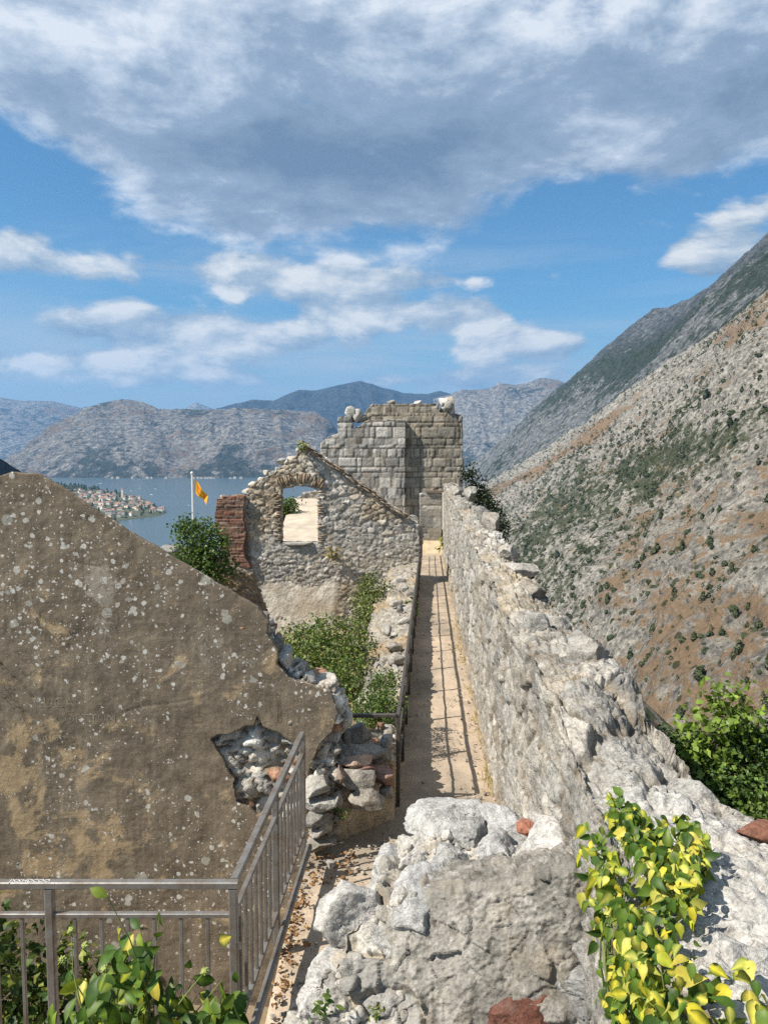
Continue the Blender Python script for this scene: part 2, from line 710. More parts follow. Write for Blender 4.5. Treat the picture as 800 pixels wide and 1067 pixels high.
# upper deck: everything above its ragged lower edge
e0 = ramp(nt, mrange(az, -32, 32, 0, 1, False), [(0.0, .62), (.10, .52), (.17, .44), (.25, .385), (.40, .385), (.58, .385), (.68, .41), (.76, .465), (.84, .45), (.93, .48), (1.0, .6)])
edge = math_(nt, 'SUBTRACT', el, math_(nt, 'MULTIPLY', e0, 38.6))
deck = add(mrange(edge, -4.0, 5.5, -.5, .46), blob(-27, 22, 8, 4.5, .42), blob(25, 20.5, 8, 4, .34), blob(-14, 15.5, 7, 2.2, .2), math_(nt, 'MULTIPLY', math_(nt, 'SUBTRACT', n_big, .5), 1.25), math_(nt, 'MULTIPLY', math_(nt, 'SUBTRACT', n_puff, .5), 1.45), math_(nt, 'MULTIPLY', math_(nt, 'SUBTRACT', n_fine, .5), .35), math_(nt, 'MULTIPLY', math_(nt, 'SUBTRACT', n_bil, .4), -.16))
# lower heaps
heap = add(blob(-10.5, 12.4, 8.5, 1.9, .62), blob(-1.5, 10.0, 5.0, 1.5, .5), blob(-17, 8.4, 7.5, 1.6, .7), blob(-27.5, 12.8, 5.5, 1.8, .72), blob(6.5, 9.8, 3.2, 1.5, .7), blob(-8, 8.0, 7, 1.3, .5),
           blob(12, 7.6, 6, 1.3, .54), blob(5, 12.3, 8, .8, .34), blob(23, 12.6, 4.5, 1.6, .6), blob(-10, 5.2, 20, 1.1, .34), blob(8, 4.8, 14, 1.0, .32), blob(26, 15.5, 5, 2, .42), blob(-22, 6.4, 9, .9, .34),
           math_(nt, 'MULTIPLY', math_(nt, 'SUBTRACT', n_puff, .5), 1.4), math_(nt, 'MULTIPLY', math_(nt, 'SUBTRACT', n_bil, .4), -.4), math_(nt, 'MULTIPLY', math_(nt, 'SUBTRACT', n_bil2, .4), -.16), -.2)
m_deck = mrange(deck, -.12, .24, 0, 1)
m_heap = math_(nt, 'MULTIPLY', mrange(heap, .0, .2, 0, .95), mrange(el, .5, 6.5, .3, 1))
# brightness: thin and sun-side parts white, thick parts blue grey
n_lit = noise(nt, plane, 3.0, 10, .6, .35)
thick = add(mrange(deck, .04, .95, 0, .72, False), math_(nt, 'MULTIPLY', math_(nt, 'SUBTRACT', n_lit, .5), -2.1), math_(nt, 'MULTIPLY', math_(nt, 'SUBTRACT', n_fine, .5), -.9), math_(nt, 'MULTIPLY', math_(nt, 'SUBTRACT', n_up, n_puff), 1.5), .08,
            math_(nt, 'MULTIPLY', blob(-18, 33, 26, 8, 1), -.36), math_(nt, 'MULTIPLY', blob(20, 31, 8, 6, 1), -.35), math_(nt, 'MULTIPLY', blob(0, 20, 20, 5, 1), .36), math_(nt, 'MULTIPLY', blob(24, 24, 10, 5, 1), .3))
c_deck = ramp(nt, thick, [(0.0, (6.3, 6.7, 7.2)), (.2, (4.3, 5.0, 5.9)), (.45, (2.5, 3.25, 4.3)), (1.0, (1.35, 2.0, 2.95))])
# heaps: pale crowns, greyer flat bases
top = add(mrange(heap, .02, .5, .38, .62), math_(nt, 'MULTIPLY', math_(nt, 'SUBTRACT', n_puff, n_up), 2.6), math_(nt, 'MULTIPLY', math_(nt, 'SUBTRACT', n_upb, n_bil), .7), math_(nt, 'MULTIPLY', math_(nt, 'SUBTRACT', n_fine, .5), .9))
c_heap = ramp(nt, top, [(0.0, (2.0, 2.9, 4.0)), (.4, (3.6, 4.3, 5.0)), (.82, (7.2, 7.2, 7.0))])
c = sky.outputs[0]
c = mixc(nt, 1.0, c, (.46, .80, .98), 'MULTIPLY')
c = mixc(nt, mrange(el, 12, -1, 0, .85), c, (3.3, 4.2, 5.0))
strat = N(nt, 'CombineXYZ', X=math_(nt, 'MULTIPLY', az, .05), Y=math_(nt, 'MULTIPLY', el, .42), Z=8.1).outputs[0]
m_st = math_(nt, 'MULTIPLY', mrange(noise(nt, strat, 1.0, 8, .6, .4), .36, .66, 0, .78), add(blob(0, 6.0, 60, 4.0, 1), blob(-8, 13, 22, 1.6, .6)))
c = mixc(nt, m_st, c, (4.3, 4.9, 5.5))
c = mixc(nt, m_heap, c, c_heap)
c = mixc(nt, m_deck, c, c_deck)
bg = N(nt, 'Background', Color=c, Strength=.078)
o = nt.nodes.new('ShaderNodeOutputWorld')
nt.links.new(bg.outputs[0], o.inputs['Surface'])

S.view_settings.view_transform = 'Standard'
S.view_settings.look = 'None'
S.view_settings.gamma = 1
S.view_settings.exposure = .72
S.view_settings.use_curve_mapping = False
S.cycles.use_denoising = False
S.cycles.max_bounces = 6
S.cycles.diffuse_bounces = 3
S.cycles.glossy_bounces = 2
S.cycles.transmission_bounces = 3
S.cycles.volume_bounces = 0
S.cycles.use_adaptive_sampling = True
S.cycles.adaptive_threshold = .008

# air
X0, X1, Y0, Y1, ZT = -11000, 11000, -2500, 13500, 1150
c8 = {(i, j, k): ((X0, X1)[i], (Y0, Y1)[j], (SEA - 1.5, ZT)[k]) for i in (0, 1) for j in (0, 1) for k in (0, 1)}
Vh = np.array([c8[(i, j, k)] for i in (0, 1) for j in (0, 1) for k in (0, 1)], float)
Fh = np.array([[0, 1, 3, 2], [4, 6, 7, 5], [0, 4, 5, 1], [2, 3, 7, 6], [0, 2, 6, 4], [1, 5, 7, 3]])
m, nt = mat('hazy_air')
o = nt.nodes.new('ShaderNodeOutputMaterial')
pv = N(nt, 'VolumePrincipled', Color=(.25, .55, 1.0, 1), Density=6.4e-5, Anisotropy=.1)
nt.links.new(pv.outputs[0], o.inputs['Volume'])
tag(mk('haze', Vh, Fh, m, smooth=False), kind='stuff')

# ================================================================== water
m, nt = mat('bay_water')
co = N(nt, 'TexCoord').outputs['Object']
n = noise(nt, co, .02, 8, .6)
n2 = noise(nt, N(nt, 'Mapping', Vector=co, Scale=(.0012, .004, 1)).outputs[0], 1.0, 4, .5)
bn = N(nt, 'Bump', Strength=.25, Distance=2.0, Height=n).outputs[0]
p = N(nt, 'BsdfPrincipled', Base_Color=mixc(nt, n2, (.05, .08, .095), (.075, .11, .125)), Roughness=.28, Normal=bn, IOR=1.33)
out(nt, p.outputs[0])
gx = np.array([-10900, -4000, -1500, -500, 0, 300, 1500, 4000, 10900.])
gy = np.array([-2400, -200, 400, 1500, 3000, 5000, 8000, 13400.])
G = np.stack(np.meshgrid(gx, gy, indexing='ij'), -1).reshape(-1, 2)
tag(mk('water', np.c_[G, np.full(len(G), SEA)], gridquads(len(gx), len(gy)), m), kind='structure')

# ================================================================== mountains


def terrain_mat(name, rockc, rockd, grass, scrub, s=.03, bump=.7, bdist=3.0, specks=True, grass_k=0.0, scrub_k=0.0, fine=.35):
    """bare rock, dry grass and scrub; the 'col' attribute steers where each grows (r grass, g scrub, b cliff)"""
    m, nt = mat(name)
    co = N(nt, 'TexCoord').outputs['Object']
    a = N(nt, 'Attribute', {'attribute_name': 'col'}).outputs['Color']
    sp = N(nt, 'SeparateColor', Color=a)
    st = N(nt, 'Mapping', Vector=co, Rotation=(.5, .35, .2), Scale=(1, .8, 2.2)).outputs[0]
    n1 = noise(nt, st, s, 12, .68)
    n2 = noise(nt, co, s * 6, 8, .7)
    n3 = noise(nt, co, fine, 5, .7)
    rk = mixc(nt, ramp(nt, n2, [(.36, 0), (.6, 1)]), rockd, rockc)
    rk = mixc(nt, 1.0, rk, ramp(nt, n3, [(.3, .4), (.7, 1.6)]), 'MULTIPLY')
    gr = mixc(nt, ramp(nt, n2, [(.3, 0), (.7, 1)]), tuple(v * .72 for v in grass), grass)
    gr = mixc(nt, 1.0, gr, ramp(nt, n3, [(.3, .75), (.7, 1.2)]), 'MULTIPLY')
    f = math_(nt, 'ADD', math_(nt, 'MULTIPLY', math_(nt, 'SUBTRACT', n1, .5), 2.4), math_(nt, 'ADD', sp.outputs[0], grass_k))
    f = math_(nt, 'ADD', f, math_(nt, 'MULTIPLY', math_(nt, 'SUBTRACT', n2, .5), 2.0))
    c = mixc(nt, ramp(nt, f, [(.42, 0), (.58, 1)]), rk, gr)
    f2 = math_(nt, 'ADD', math_(nt, 'MULTIPLY', math_(nt, 'SUBTRACT', noise(nt, co, s * 2.3, 10, .75), .5), 2.2), math_(nt, 'ADD', sp.outputs[1], scrub_k))
    c = mixc(nt, math_(nt, 'MULTIPLY', ramp(nt, f2, [(.5, 0), (.62, 1)]), .85), c, mixc(nt, n3, tuple(v * .5 for v in scrub), tuple(v * 1.5 for v in scrub)))
    if specks:
        v = voro(nt, co, s * 5.5)
        rad = math_(nt, 'MULTIPLY', N(nt, 'SeparateColor', Color=v.outputs['Color']).outputs[0], math_(nt, 'ADD', .36, math_(nt, 'MULTIPLY', sp.outputs[1], .5)))
        k = math_(nt, 'GREATER_THAN', math_(nt, 'SUBTRACT', math_(nt, 'ADD', rad, math_(nt, 'MULTIPLY', math_(nt, 'SUBTRACT', n3, .5), .25)), math_(nt, 'ADD', v.outputs['Distance'], .12)), 0)
        c = mixc(nt, math_(nt, 'MULTIPLY', k, .85), c, tuple(v * .8 for v in scrub))
        v = voro(nt, co, s * 11)
        rad = math_(nt, 'MULTIPLY', N(nt, 'SeparateColor', Color=v.outputs['Color']).outputs[1], math_(nt, 'ADD', .3, math_(nt, 'MULTIPLY', sp.outputs[1], .6)))
        k = math_(nt, 'GREATER_THAN', math_(nt, 'SUBTRACT', math_(nt, 'ADD', rad, math_(nt, 'MULTIPLY', math_(nt, 'SUBTRACT', n3, .5), .3)), math_(nt, 'ADD', v.outputs['Distance'], .12)), 0)
        c = mixc(nt, math_(nt, 'MULTIPLY', k, .8), c, tuple(v * 1.0 for v in scrub))
    c = mixc(nt, math_(nt, 'MULTIPLY', sp.outputs[2], .75), c, mixc(nt, 1.0, rk, (.48, .52, .58), 'MULTIPLY'))
    h = math_(nt, 'ADD', math_(nt, 'MULTIPLY', n1, 1.2), math_(nt, 'ADD', math_(nt, 'MULTIPLY', n2, .6), math_(nt, 'MULTIPLY', n3, .18)))
    bn = N(nt, 'Bump', Strength=bump, Distance=bdist, Height=h).outputs[0]
    p = N(nt, 'BsdfPrincipled', Base_Color=c, Roughness=.95, Normal=bn)
    p.inputs['Specular IOR Level'].default_value = .1
    out(nt, p.outputs[0])
    return m


def curve(pts, t):
    pts = np.asarray(pts, float)
    k = np.r_[0, np.cumsum(np.linalg.norm(np.diff(pts, axis=0), axis=1) ** .5)]
    k = k / k[-1]
    return np.stack([np.interp(t, k, pts[:, a]) for a in range(3)], 1)


def ridge_patch(name, top, base, nt_, ns, amp, wl, m, seed, control=None, prof=1.0, back=.6, ridge_amp=.3, sm=True, gully=0.0):
    """a mountain side between a base line and a ridge line, with its back slope beyond the ridge"""
    t = np.linspace(0, 1, nt_)
    Tp, Bp = curve(top, t), curve(base, t)
    nb = max(4, ns // 5)
    s = np.r_[np.linspace(0, 1, ns), 1 + np.linspace(0, back, nb + 1)[1:]]
    up = np.where(s <= 1, s, 1)
    hz = np.where(s <= 1, s, 1 - (s - 1) * 1.1)
    V = np.zeros((nt_, len(s), 3))
    for a in (0, 1):
        V[:, :, a] = Bp[:, None, a] + (Tp - Bp)[:, None, a] * s[None, :]
    V[:, :, 2] = Bp[:, None, 2] + (Tp - Bp)[:, None, 2] * (np.clip(hz, 0, 1) ** prof)[None, :]
    V = V.reshape(-1, 3)
    ss = np.tile(s, nt_)
    tt = np.repeat(t, len(s))
    env = np.clip(np.minimum(ss * 6, 1), 0, 1) * np.where(np.abs(ss - 1) < .12, ridge_amp + (1 - ridge_amp) * np.abs(ss - 1) / .12, 1)
    q = V / wl
    g1 = ridged(q * np.array([1, 1, .5]), 6, seed, .5)
    g2 = ridged(q * 5.3, 4, seed + 20, .6)
    if gully:
        arc = np.r_[0, np.cumsum(np.linalg.norm(np.diff(Tp, axis=0), axis=1))]
        hl = np.linalg.norm(Tp - Bp, axis=1).mean()
        qg = np.c_[np.repeat(arc, len(s)) / wl + .35 * ss + .25 * g1, ss * hl / wl * .22, 0 * ss + seed]
        g1 = g1 * (1 - gully) + gully * ridged(qg * 1.6, 5, seed + 9, .5)
        g2 = g2 * .6
    side = (Tp - Bp)
    nrm = np.cross(np.gradient(Tp, axis=0), side)
    nrm = nrm / np.linalg.norm(nrm, axis=1)[:, None]
    nrm[nrm[:, 2] < 0] *= -1
    nr = np.repeat(nrm, len(s), axis=0)
    V = V + nr * (amp * env * (g1 - .1) + amp * .2 * np.maximum(env, .25) * g2)[:, None]
    col = np.zeros((len(V), 3)) if control is None else control(V, ss, tt, g1)
    Fs = gridquads(nt_, len(s))
    nn = vnormals(V, Fs)
    if nn[:, 2].mean() < 0:
        Fs = Fs[:, ::-1]
    o = mk(name, V, Fs, m, None, col, smooth=sm)
    tag(o, kind='structure')
    return V.reshape(nt_, len(s), 3)


def PY(px, py, Y):
    return tuple(P(px, py, Y))


def stretch(c, Y):
    return c


# the near flank of the big mountain on the right
near_top = [(430, -150, 330), (410, 150, 262), (372, 400, 205), PY(835, 287, 690), PY(800, 306, 810), PY(752, 343, 950), PY(700, 375, 1120), PY(650, 412, 1350), PY(600, 450, 1650), PY(555, 480, 2000), PY(520, 500, 2350), PY(498, 506, 2600)]
near_base = [(30, -150, -70), (40, 0, -78), (56, 120, -98), (62, 250, -115), (78, 480, -130), (95, 750, -137), (130, 1200, -138), (180, 1800, -138), (225, 2400, -140), (255, 2800, -140)]


def near_ctl(V, s, t, g):
    f = fbm(V / np.array([120, 260, 90]), 3, 5)
    ss = s + .05 * f
    g1 = .62 * np.exp(-((ss - (.48 + 2.0 * (.6 - t))) / .12) ** 2) * sst(.42, .5, t) * (1 - sst(.66, .8, t))
    g2 = .5 * sst(.34, .25, t) * np.exp(-((ss - .27) / .12) ** 2)
    g3 = .34 * sst(.32, .22, t) * sst(.24, .12, ss)
    g4 = .5 * np.exp(-((t - .32) / .05) ** 2) * sst(.74, .84, ss)
    grass = g1 + g2 + g3 + g4 + .34 * f - .25 * g + .15
    scrub = .07 + .5 * np.exp(-((t - .42) / .13) ** 2) * sst(.62, .38, ss) + .4 * np.exp(-((ss - .47) / .08) ** 2) * sst(.42, .3, t) + .3 * sst(.5, .7, t) * sst(.5, .3, ss) + .2 * fbm(V / 60, 3, 8)
    return np.stack([np.clip(grass, 0, 1), np.clip(scrub, 0, 1), 0 * s], 1)


M_NEAR = terrain_mat('dry_rocky_slope', (.36, .335, .29), (.10, .093, .08), (.25, .175, .11), (.042, .052, .02), .03, 1.0, 6, True, .05, .06, .45)
near_V = ridge_patch('mountain_slope', near_top, near_base, 620, 230, 15, 95, M_NEAR, 3, near_ctl, 1.08)

# the high rock ridge behind it
far_top = [(1000, 700, 640), PY(905, 160, 1250), PY(850, 205, 1450), PY(800, 243, 1600), PY(775, 268, 1740), PY(742, 300, 1900), PY(715, 314, 2050), PY(695, 321, 2180), PY(680, 322, 2260), PY(655, 345, 2450), PY(620, 375, 2750), PY(585, 407, 3050), PY(555, 440, 3350), PY(525, 466, 3750), PY(500, 492, 4200), PY(488, 500, 4600)]
far_base = [(360, 500, -20), (330, 900, -30), (320, 1300, -70), (300, 1900, -120), (270, 2500, -138), (300, 3200, -139), (340, 4000, -140), (380, 4700, -140)]


def far_ctl(V, s, t, g):
    f = fbm(V / 300, 3, 15)
    cliff = sst(.72, .9, s + .12 * f) * (1 - sst(.5, .75, t)) * .9 + .25 * np.exp(-((t - .52) / .06) ** 2) * sst(.6, .9, s)
    scrub = .2 + .35 * f + .3 * np.exp(-((s - .7) / .18) ** 2)
    return np.stack([0.02 + .2 * f * (f > 0), np.clip(scrub, 0, 1), np.clip(cliff, 0, 1)], 1)


M_FARR = terrain_mat('grey_karst_ridge', (.23, .232, .225), (.06, .065, .065), (.15, .135, .08), (.026, .038, .018), .012, 1.0, 20, True, -.1, .22, .14)
ridge_patch('mountain_ridge', far_top, far_base, 420, 150, 34, 240, M_FARR, 33, far_ctl, 1.0, ridge_amp=.5, gully=.5)

# across the bay
M_MID = terrain_mat('karst_across_bay', (.30, .275, .24), (.07, .073, .07), (.22, .16, .11), (.03, .04, .025), .0045, 1.0, 50, False, 0.0, .2, .04)


def mid_ctl(V, s, t, g):
    f = fbm(V / 500, 3, 25)
    return np.stack([np.clip(.2 + .5 * f + .25 * np.exp(-((s - .8) / .12) ** 2) - .25 * g, 0, 1), np.clip(.16 + .45 * fbm(V / 380, 3, 29) + .3 * (1 - sst(0, .25, s)), 0, 1), 0 * s], 1)


ridge_patch('mountain_across_bay', [PY(-20, 497, 4500), PY(18, 478, 4600), PY(40, 458, 4700), PY(70, 436, 4900), PY(105, 421, 5000), PY(128, 417, 5050), PY(148, 420, 5050), PY(165, 427, 5000), PY(205, 428, 5000), PY(250, 427, 5050), PY(300, 428, 5100), PY(328, 430, 5100), PY(342, 440, 5000), PY(356, 458, 4900), PY(375, 480, 4800), PY(400, 500, 4700)],
            [PY(-40, 499, 4150), PY(40, 498.5, 3950), PY(120, 498.5, 3900), PY(220, 498.5, 3900), PY(320, 498.5, 3950), PY(420, 498.5, 4100)], 420, 120, 85, 520, M_MID, 41, mid_ctl, .85, ridge_amp=.2, gully=.6)
M_DARK = terrain_mat('forested_range', (.05, .055, .055), (.025, .03, .03), (.03, .035, .03), (.012, .017, .014), .003, .8, 30, False, -.1, .35, .03)
ridge_patch('mountain_range', [PY(150, 450, 8000), PY(205, 432, 8000), PY(240, 423, 8000), PY(262, 417, 8000), PY(285, 418, 8000), PY(312, 406, 8000), PY(330, 407, 8050), PY(350, 402, 8100), PY(376, 397, 8200), PY(396, 404, 8200), PY(420, 411, 8200), PY(445, 413, 8200), PY(458, 409, 8250), PY(475, 413, 8300), PY(540, 430, 8400)],
            [PY(100, 486, 6900), PY(300, 486, 6900), PY(560, 486, 7000)], 300, 70, 120, 900, M_DARK, 51, None, .9, ridge_amp=.3, gully=.7)
ridge_patch('mountain_cliffs', [PY(455, 416, 7200), PY(480, 409, 7000), PY(505, 405, 6900), PY(530, 402, 6800), PY(548, 398, 6700), PY(566, 393, 6650), PY(580, 397, 6600), PY(600, 410, 6600), PY(640, 440, 6600), PY(700, 470, 6700)],
            [PY(440, 493, 5600), PY(520, 493, 5300), PY(620, 493, 5200), PY(720, 493, 5300)], 260, 90, 130, 650, M_MID, 61, mid_ctl, .8, ridge_amp=.3, gully=.7)
ridge_patch('mountain_peak', [PY(180, 432, 11500), PY(196, 424, 11500), PY(205, 419, 11500), PY(215, 424, 11500), PY(240, 432, 11500)], [PY(160, 470, 10500), PY(260, 470, 10500)], 80, 30, 40, 600, M_MID, 71, None)
ridge_patch('mountain_far_shore', [PY(-120, 408, 9800), PY(-40, 414, 9800), PY(0, 415, 9800), PY(25, 418, 9800), PY(55, 418, 9800), PY(85, 425, 9800), PY(120, 436, 9800), PY(190, 470, 9800)], [PY(-160, 489, 7600), PY(40, 489, 7600), PY(230, 489, 7800)], 160, 70, 110, 900, M_MID, 81, mid_ctl, ridge_amp=.25, gully=.6)
ridge_patch('hill_shoulder', [PY(-160, 440, 640), PY(-60, 462, 760), PY(-15, 471, 830), PY(2, 477, 860), PY(15, 486, 900), PY(30, 497, 950), PY(45, 507, 1000)], [PY(-190, 560, 560), PY(0, 560, 900), PY(60, 545, 1150)], 90, 40, 14, 80, M_DARK, 91, None, 1.0, ridge_amp=.6)

# ground of the fortress hill, falling to the bay on the left and to the ravine on the right
gx = np.r_[np.linspace(-260, -14, 50), np.linspace(-13, 9, 40), np.linspace(10, 70, 26)]
gy = np.r_[np.linspace(-90, -4, 22), np.linspace(-3, 50, 70), np.linspace(54, 340, 36)]
GX, GY = np.meshgrid(gx, gy, indexing='ij')
GX, GY = GX.ravel(), GY.ravel()
mid = 1.0 + .05 * np.clip(GY, 0, 200)
dl = np.maximum(0, (mid - 7.5) - GX)
dr = np.maximum(0, GX - (mid + 3.2))
z = -6.3 - .014 * np.clip(GY, 0, 300) - np.where(dl > 0, .62 * dl, 0) - np.where(dr > 0, .95 * dr, 0) - .5 * np.maximum(0, GY - 46)
z = z + (fbm(np.c_[GX / 9, GY / 9, 0 * GX], 4, 4) * np.clip((dl + dr) / 6, .08, 1) * 1.6)
z = np.maximum(z, SEA - 3)
gcol = np.stack([.25 + 0 * z, .45 + 0 * z, 0 * z], 1)
M_GROUND = terrain_mat('scrubby_ground', (.3, .28, .25), (.16, .15, .13), (.28, .2, .12), (.05, .07, .025), .4, .8, .2, False, .1, .1, 6)
tag(mk('ground', np.c_[GX, GY, z], gridquads(len(gx), len(gy)), M_GROUND, None, gcol), kind='structure')

# ================================================================== the walkway and its walls


def xl(Y):
    return .157 + (Y - 8.4) * .0589


def xr(Y):
    return 1.35 + (Y - 9) * .0565


def zpath(Y):
    return np.interp(Y, [3.5, 6.9, 7.35, 7.6, 8.5, 9, 38.0, 38.06, 39.2, 39.26, 40.5, 40.56, 44], [-3.97, -3.96, -3.95, -3.97, -4.0, -4.08, -5.08, -4.92, -4.7, -4.56, -4.3, -4.18, -3.9])


# trodden earth and stone floor of the walkway
m, nt = mat('trodden_earth')
co = N(nt, 'TexCoord').outputs['Object']
a = N(nt, 'Attribute', {'attribute_name': 'col'}).outputs['Color']
nb = noise(nt, co, 2.2, 7, .6)
nf = noise(nt, co, 45, 7, .75)
v = voro(nt, co, 38).outputs['Distance']
c = mixc(nt, 1.0, a, ramp(nt, nb, [(.3, .78), (.7, 1.18)]), 'MULTIPLY')
c = mixc(nt, 1.0, c, ramp(nt, nf, [(.3, .7), (.7, 1.25)]), 'MULTIPLY')
peb = math_(nt, 'MULTIPLY', ramp(nt, v, [(.12, 1), (.2, 0)]), ramp(nt, noise(nt, co, 7, 3), [(.52, 0), (.6, 1)]))
c = mixc(nt, math_(nt, 'MULTIPLY', peb, .6), c, (.5, .46, .4))
bn = N(nt, 'Bump', Strength=.6, Distance=.02, Height=math_(nt, 'ADD', nf, math_(nt, 'MULTIPLY', peb, .5))).outputs[0]
p = N(nt, 'BsdfPrincipled', Base_Color=c, Roughness=.95, Normal=bn)
p.inputs['Specular IOR Level'].default_value = .15
out(nt, p.outputs[0])
M_EARTH = m

Ys = np.unique(np.r_[np.geomspace(3.6, 37.9, 330), 37.99, 38.05, 38.6, 39.19, 39.25, 40, 40.49, 40.55, np.linspace(41, 43, 6)])
us = np.r_[-.06, np.linspace(0, 1, 34), 1.06]
V = []
for Y in Ys:
    L = np.interp(Y, [3.6, 7.3, 7.5, 8.3, 8.5], [-.84, -.80, -.55, xl(8.3) - .1, xl(8.5) - .1]) if Y < 8.5 else xl(Y) - .1
    Rr = xr(Y) + .12
    for u in us:
        uu = min(max(u, 0), 1)
        V.append((L + (Rr - L) * uu, Y, zpath(Y) - (2.6 if u != uu else 0)))
V = np.array(V)
edge = np.tile(np.minimum(us, 1 - us), len(Ys))
inn = edge > 0
V[:, 2] += np.where(inn, .025 * fbm(V * np.array([2.2, 2.2, .1]), 4, 2) + .01 * fbm(V * 9, 2, 3), 0)
V[:, 2] += np.where(inn, .05 * np.exp(-np.tile(1 - us, len(Ys)) / .06), 0)
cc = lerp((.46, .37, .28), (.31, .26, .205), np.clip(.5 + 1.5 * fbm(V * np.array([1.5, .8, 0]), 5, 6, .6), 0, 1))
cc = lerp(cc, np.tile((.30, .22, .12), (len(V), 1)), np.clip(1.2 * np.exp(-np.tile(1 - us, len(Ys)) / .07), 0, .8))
cc = np.where((V[:, 1] > 37.9)[:, None], np.array([.50, .40, .27]), cc)
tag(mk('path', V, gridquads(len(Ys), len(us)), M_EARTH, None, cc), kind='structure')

# the long parapet on the right
rt = thing('parapet_wall', 'long thick parapet of bleached rubble along the right side of the walkway', 'wall', (1.6, 9, -4.2))
YY = np.geomspace(1.9, 43.5, 900)
EDGE = lambda Y: np.interp(Y, [1.5, 2.6, 3.2, 3.5, 3.9, 4.5, 5.2, 5.9, 8, 10, 25, 44], [3.0, 2.5, 2.05, 1.88, 1.72, 1.70, 1.76, 1.86, 1.94, 2.02, 2.95, 4.05])
TOPZ = lambda Y: -1.70 + .05 * np.sin(Y * 1.3) + np.interp(Y, [2, 3.2, 4, 5, 44], [.02, .0, -.02, -.0, 0])
nl_, nt2, nr_ = 150, 84, 24
prof = []
V = np.zeros((len(YY), nl_ + nt2 + nr_, 3))
for i, Y in enumerate(YY):
    zb = zpath(Y) - .5
    zt = float(TOPZ(Y))
    zlist = np.linspace(zb, zt, nl_)
    V[i, :nl_] = np.c_[np.full(nl_, xr(Y)) + .05 * (zt - zlist) / 2 * -1 + .0, np.full(nl_, Y), zlist]
    xs = np.linspace(xr(Y), EDGE(Y), nt2 + 2)[1:-1]
    k = (xs - xs[0]) / (xs[-1] - xs[0] + 1e-9)
    V[i, nl_:nl_ + nt2] = np.c_[xs, np.full(nt2, Y), zt + .07 * np.sin(k * math.pi) - .05 * k]
    zr = np.linspace(zt - .05, -7.2 - .02 * Y, nr_)
    V[i, nl_ + nt2:] = np.c_[np.full(nr_, EDGE(Y)) + .06 * (zt - zr), np.full(nr_, Y), zr]
nv = V.shape[1]
V = V.reshape(-1, 3)
Fs = gridquads(len(YY), nv)[:, ::-1]
nn = vnormals(V, Fs)
part = np.tile(np.r_[np.zeros(nl_), np.ones(nt2), np.full(nr_, 2)], len(YY))
kk = np.tile(np.r_[np.linspace(0, 1, nl_), np.linspace(0, 1, nt2), np.ones(nr_)], len(YY))
PALE = np.array([[.36, .345, .31], [.43, .415, .38], [.27, .26, .24], [.40, .37, .325], [.33, .30, .255]])
d1, c1, e1, i1 = rubble(V, (.42, .6, .26), .035, 101, .9, .3, .13, (.19, .16, .12), PALE, .9)
d2, c2, e2, i2 = rubble(V, (.42, .52, .5), .07, 202, 1.0, .35, .13, (.2, .17, .13), PALE, .9)
d3, c3, e3, i3 = rubble(V, (.13, .16, .13), .03, 303, 1.0, .3, .16, (.26, .225, .17), PALE)
near_ = sst(4.4, 3.4, V[:, 1])
top = part == 1
msk = np.clip(.5 + 1.6 * fbm(V * 1.1, 3, 77), 0, 1)          # patches where only small rubble is left
msk = np.where(top, msk, msk * .35)
d2 = d2 * (1 - msk) + (d3 - .035) * msk
c2 = lerp(c2, c3, msk) if False else c2 * (1 - msk)[:, None] + c3 * msk[:, None]
d = np.where(top, d2, d1 * (1 - msk) + d3 * msk)
col = np.where(top[:, None], c2, c1 * (1 - msk)[:, None] + c3 * msk[:, None])
# the edges of the top are broken: heavy low-frequency wear
wear = fbm(V / np.array([.5, .55, .5]), 4, 404)
eg = np.where(top, np.minimum(kk, 1 - kk) < .3, kk > .82)
d = d + np.where(eg, .06 * wear, .018 * wear) + .018 * fbm(V * 7, 4, 9)
grain = (.012 * ridged(V * 12, 4, 66) + .008 * fbm(V * 40, 2, 5)) * sst(14, 5, V[:, 1])
d = d + grain
# fallen stretch of wall top beyond the near section
drop = -.16 * np.exp(-((V[:, 1] - 4.5) / .5) ** 2) * (part == 1) * sst(.4, .9, kk)
V2 = V + nn * d[:, None]
V2[:, 2] += drop
# pale crust on the nearest part of the top
col = col * (1 - (near_ * top * .75)[:, None]) + (np.array([.52, .51, .485]) * (1 + .35 * fbm(V * 9, 4, 12))[:, None]) * (near_ * top * .75)[:, None]
dirt = np.clip(fbm(V * np.array([1.2, .8, 1.2]), 4, 31) * 2.2 - .35, 0, 1) * np.where(top, sst(4.5, 7, V[:, 1]), .25)
col = lerp(col, np.tile((.43, .34, .21), (len(V), 1)), dirt * .75)
# rain-stained foot of the face, earth washed against it
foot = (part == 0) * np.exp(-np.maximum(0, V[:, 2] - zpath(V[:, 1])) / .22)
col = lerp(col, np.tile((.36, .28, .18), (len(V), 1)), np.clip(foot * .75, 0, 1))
mk('masonry', V2, Fs, M_WALLTOP, rt, col)
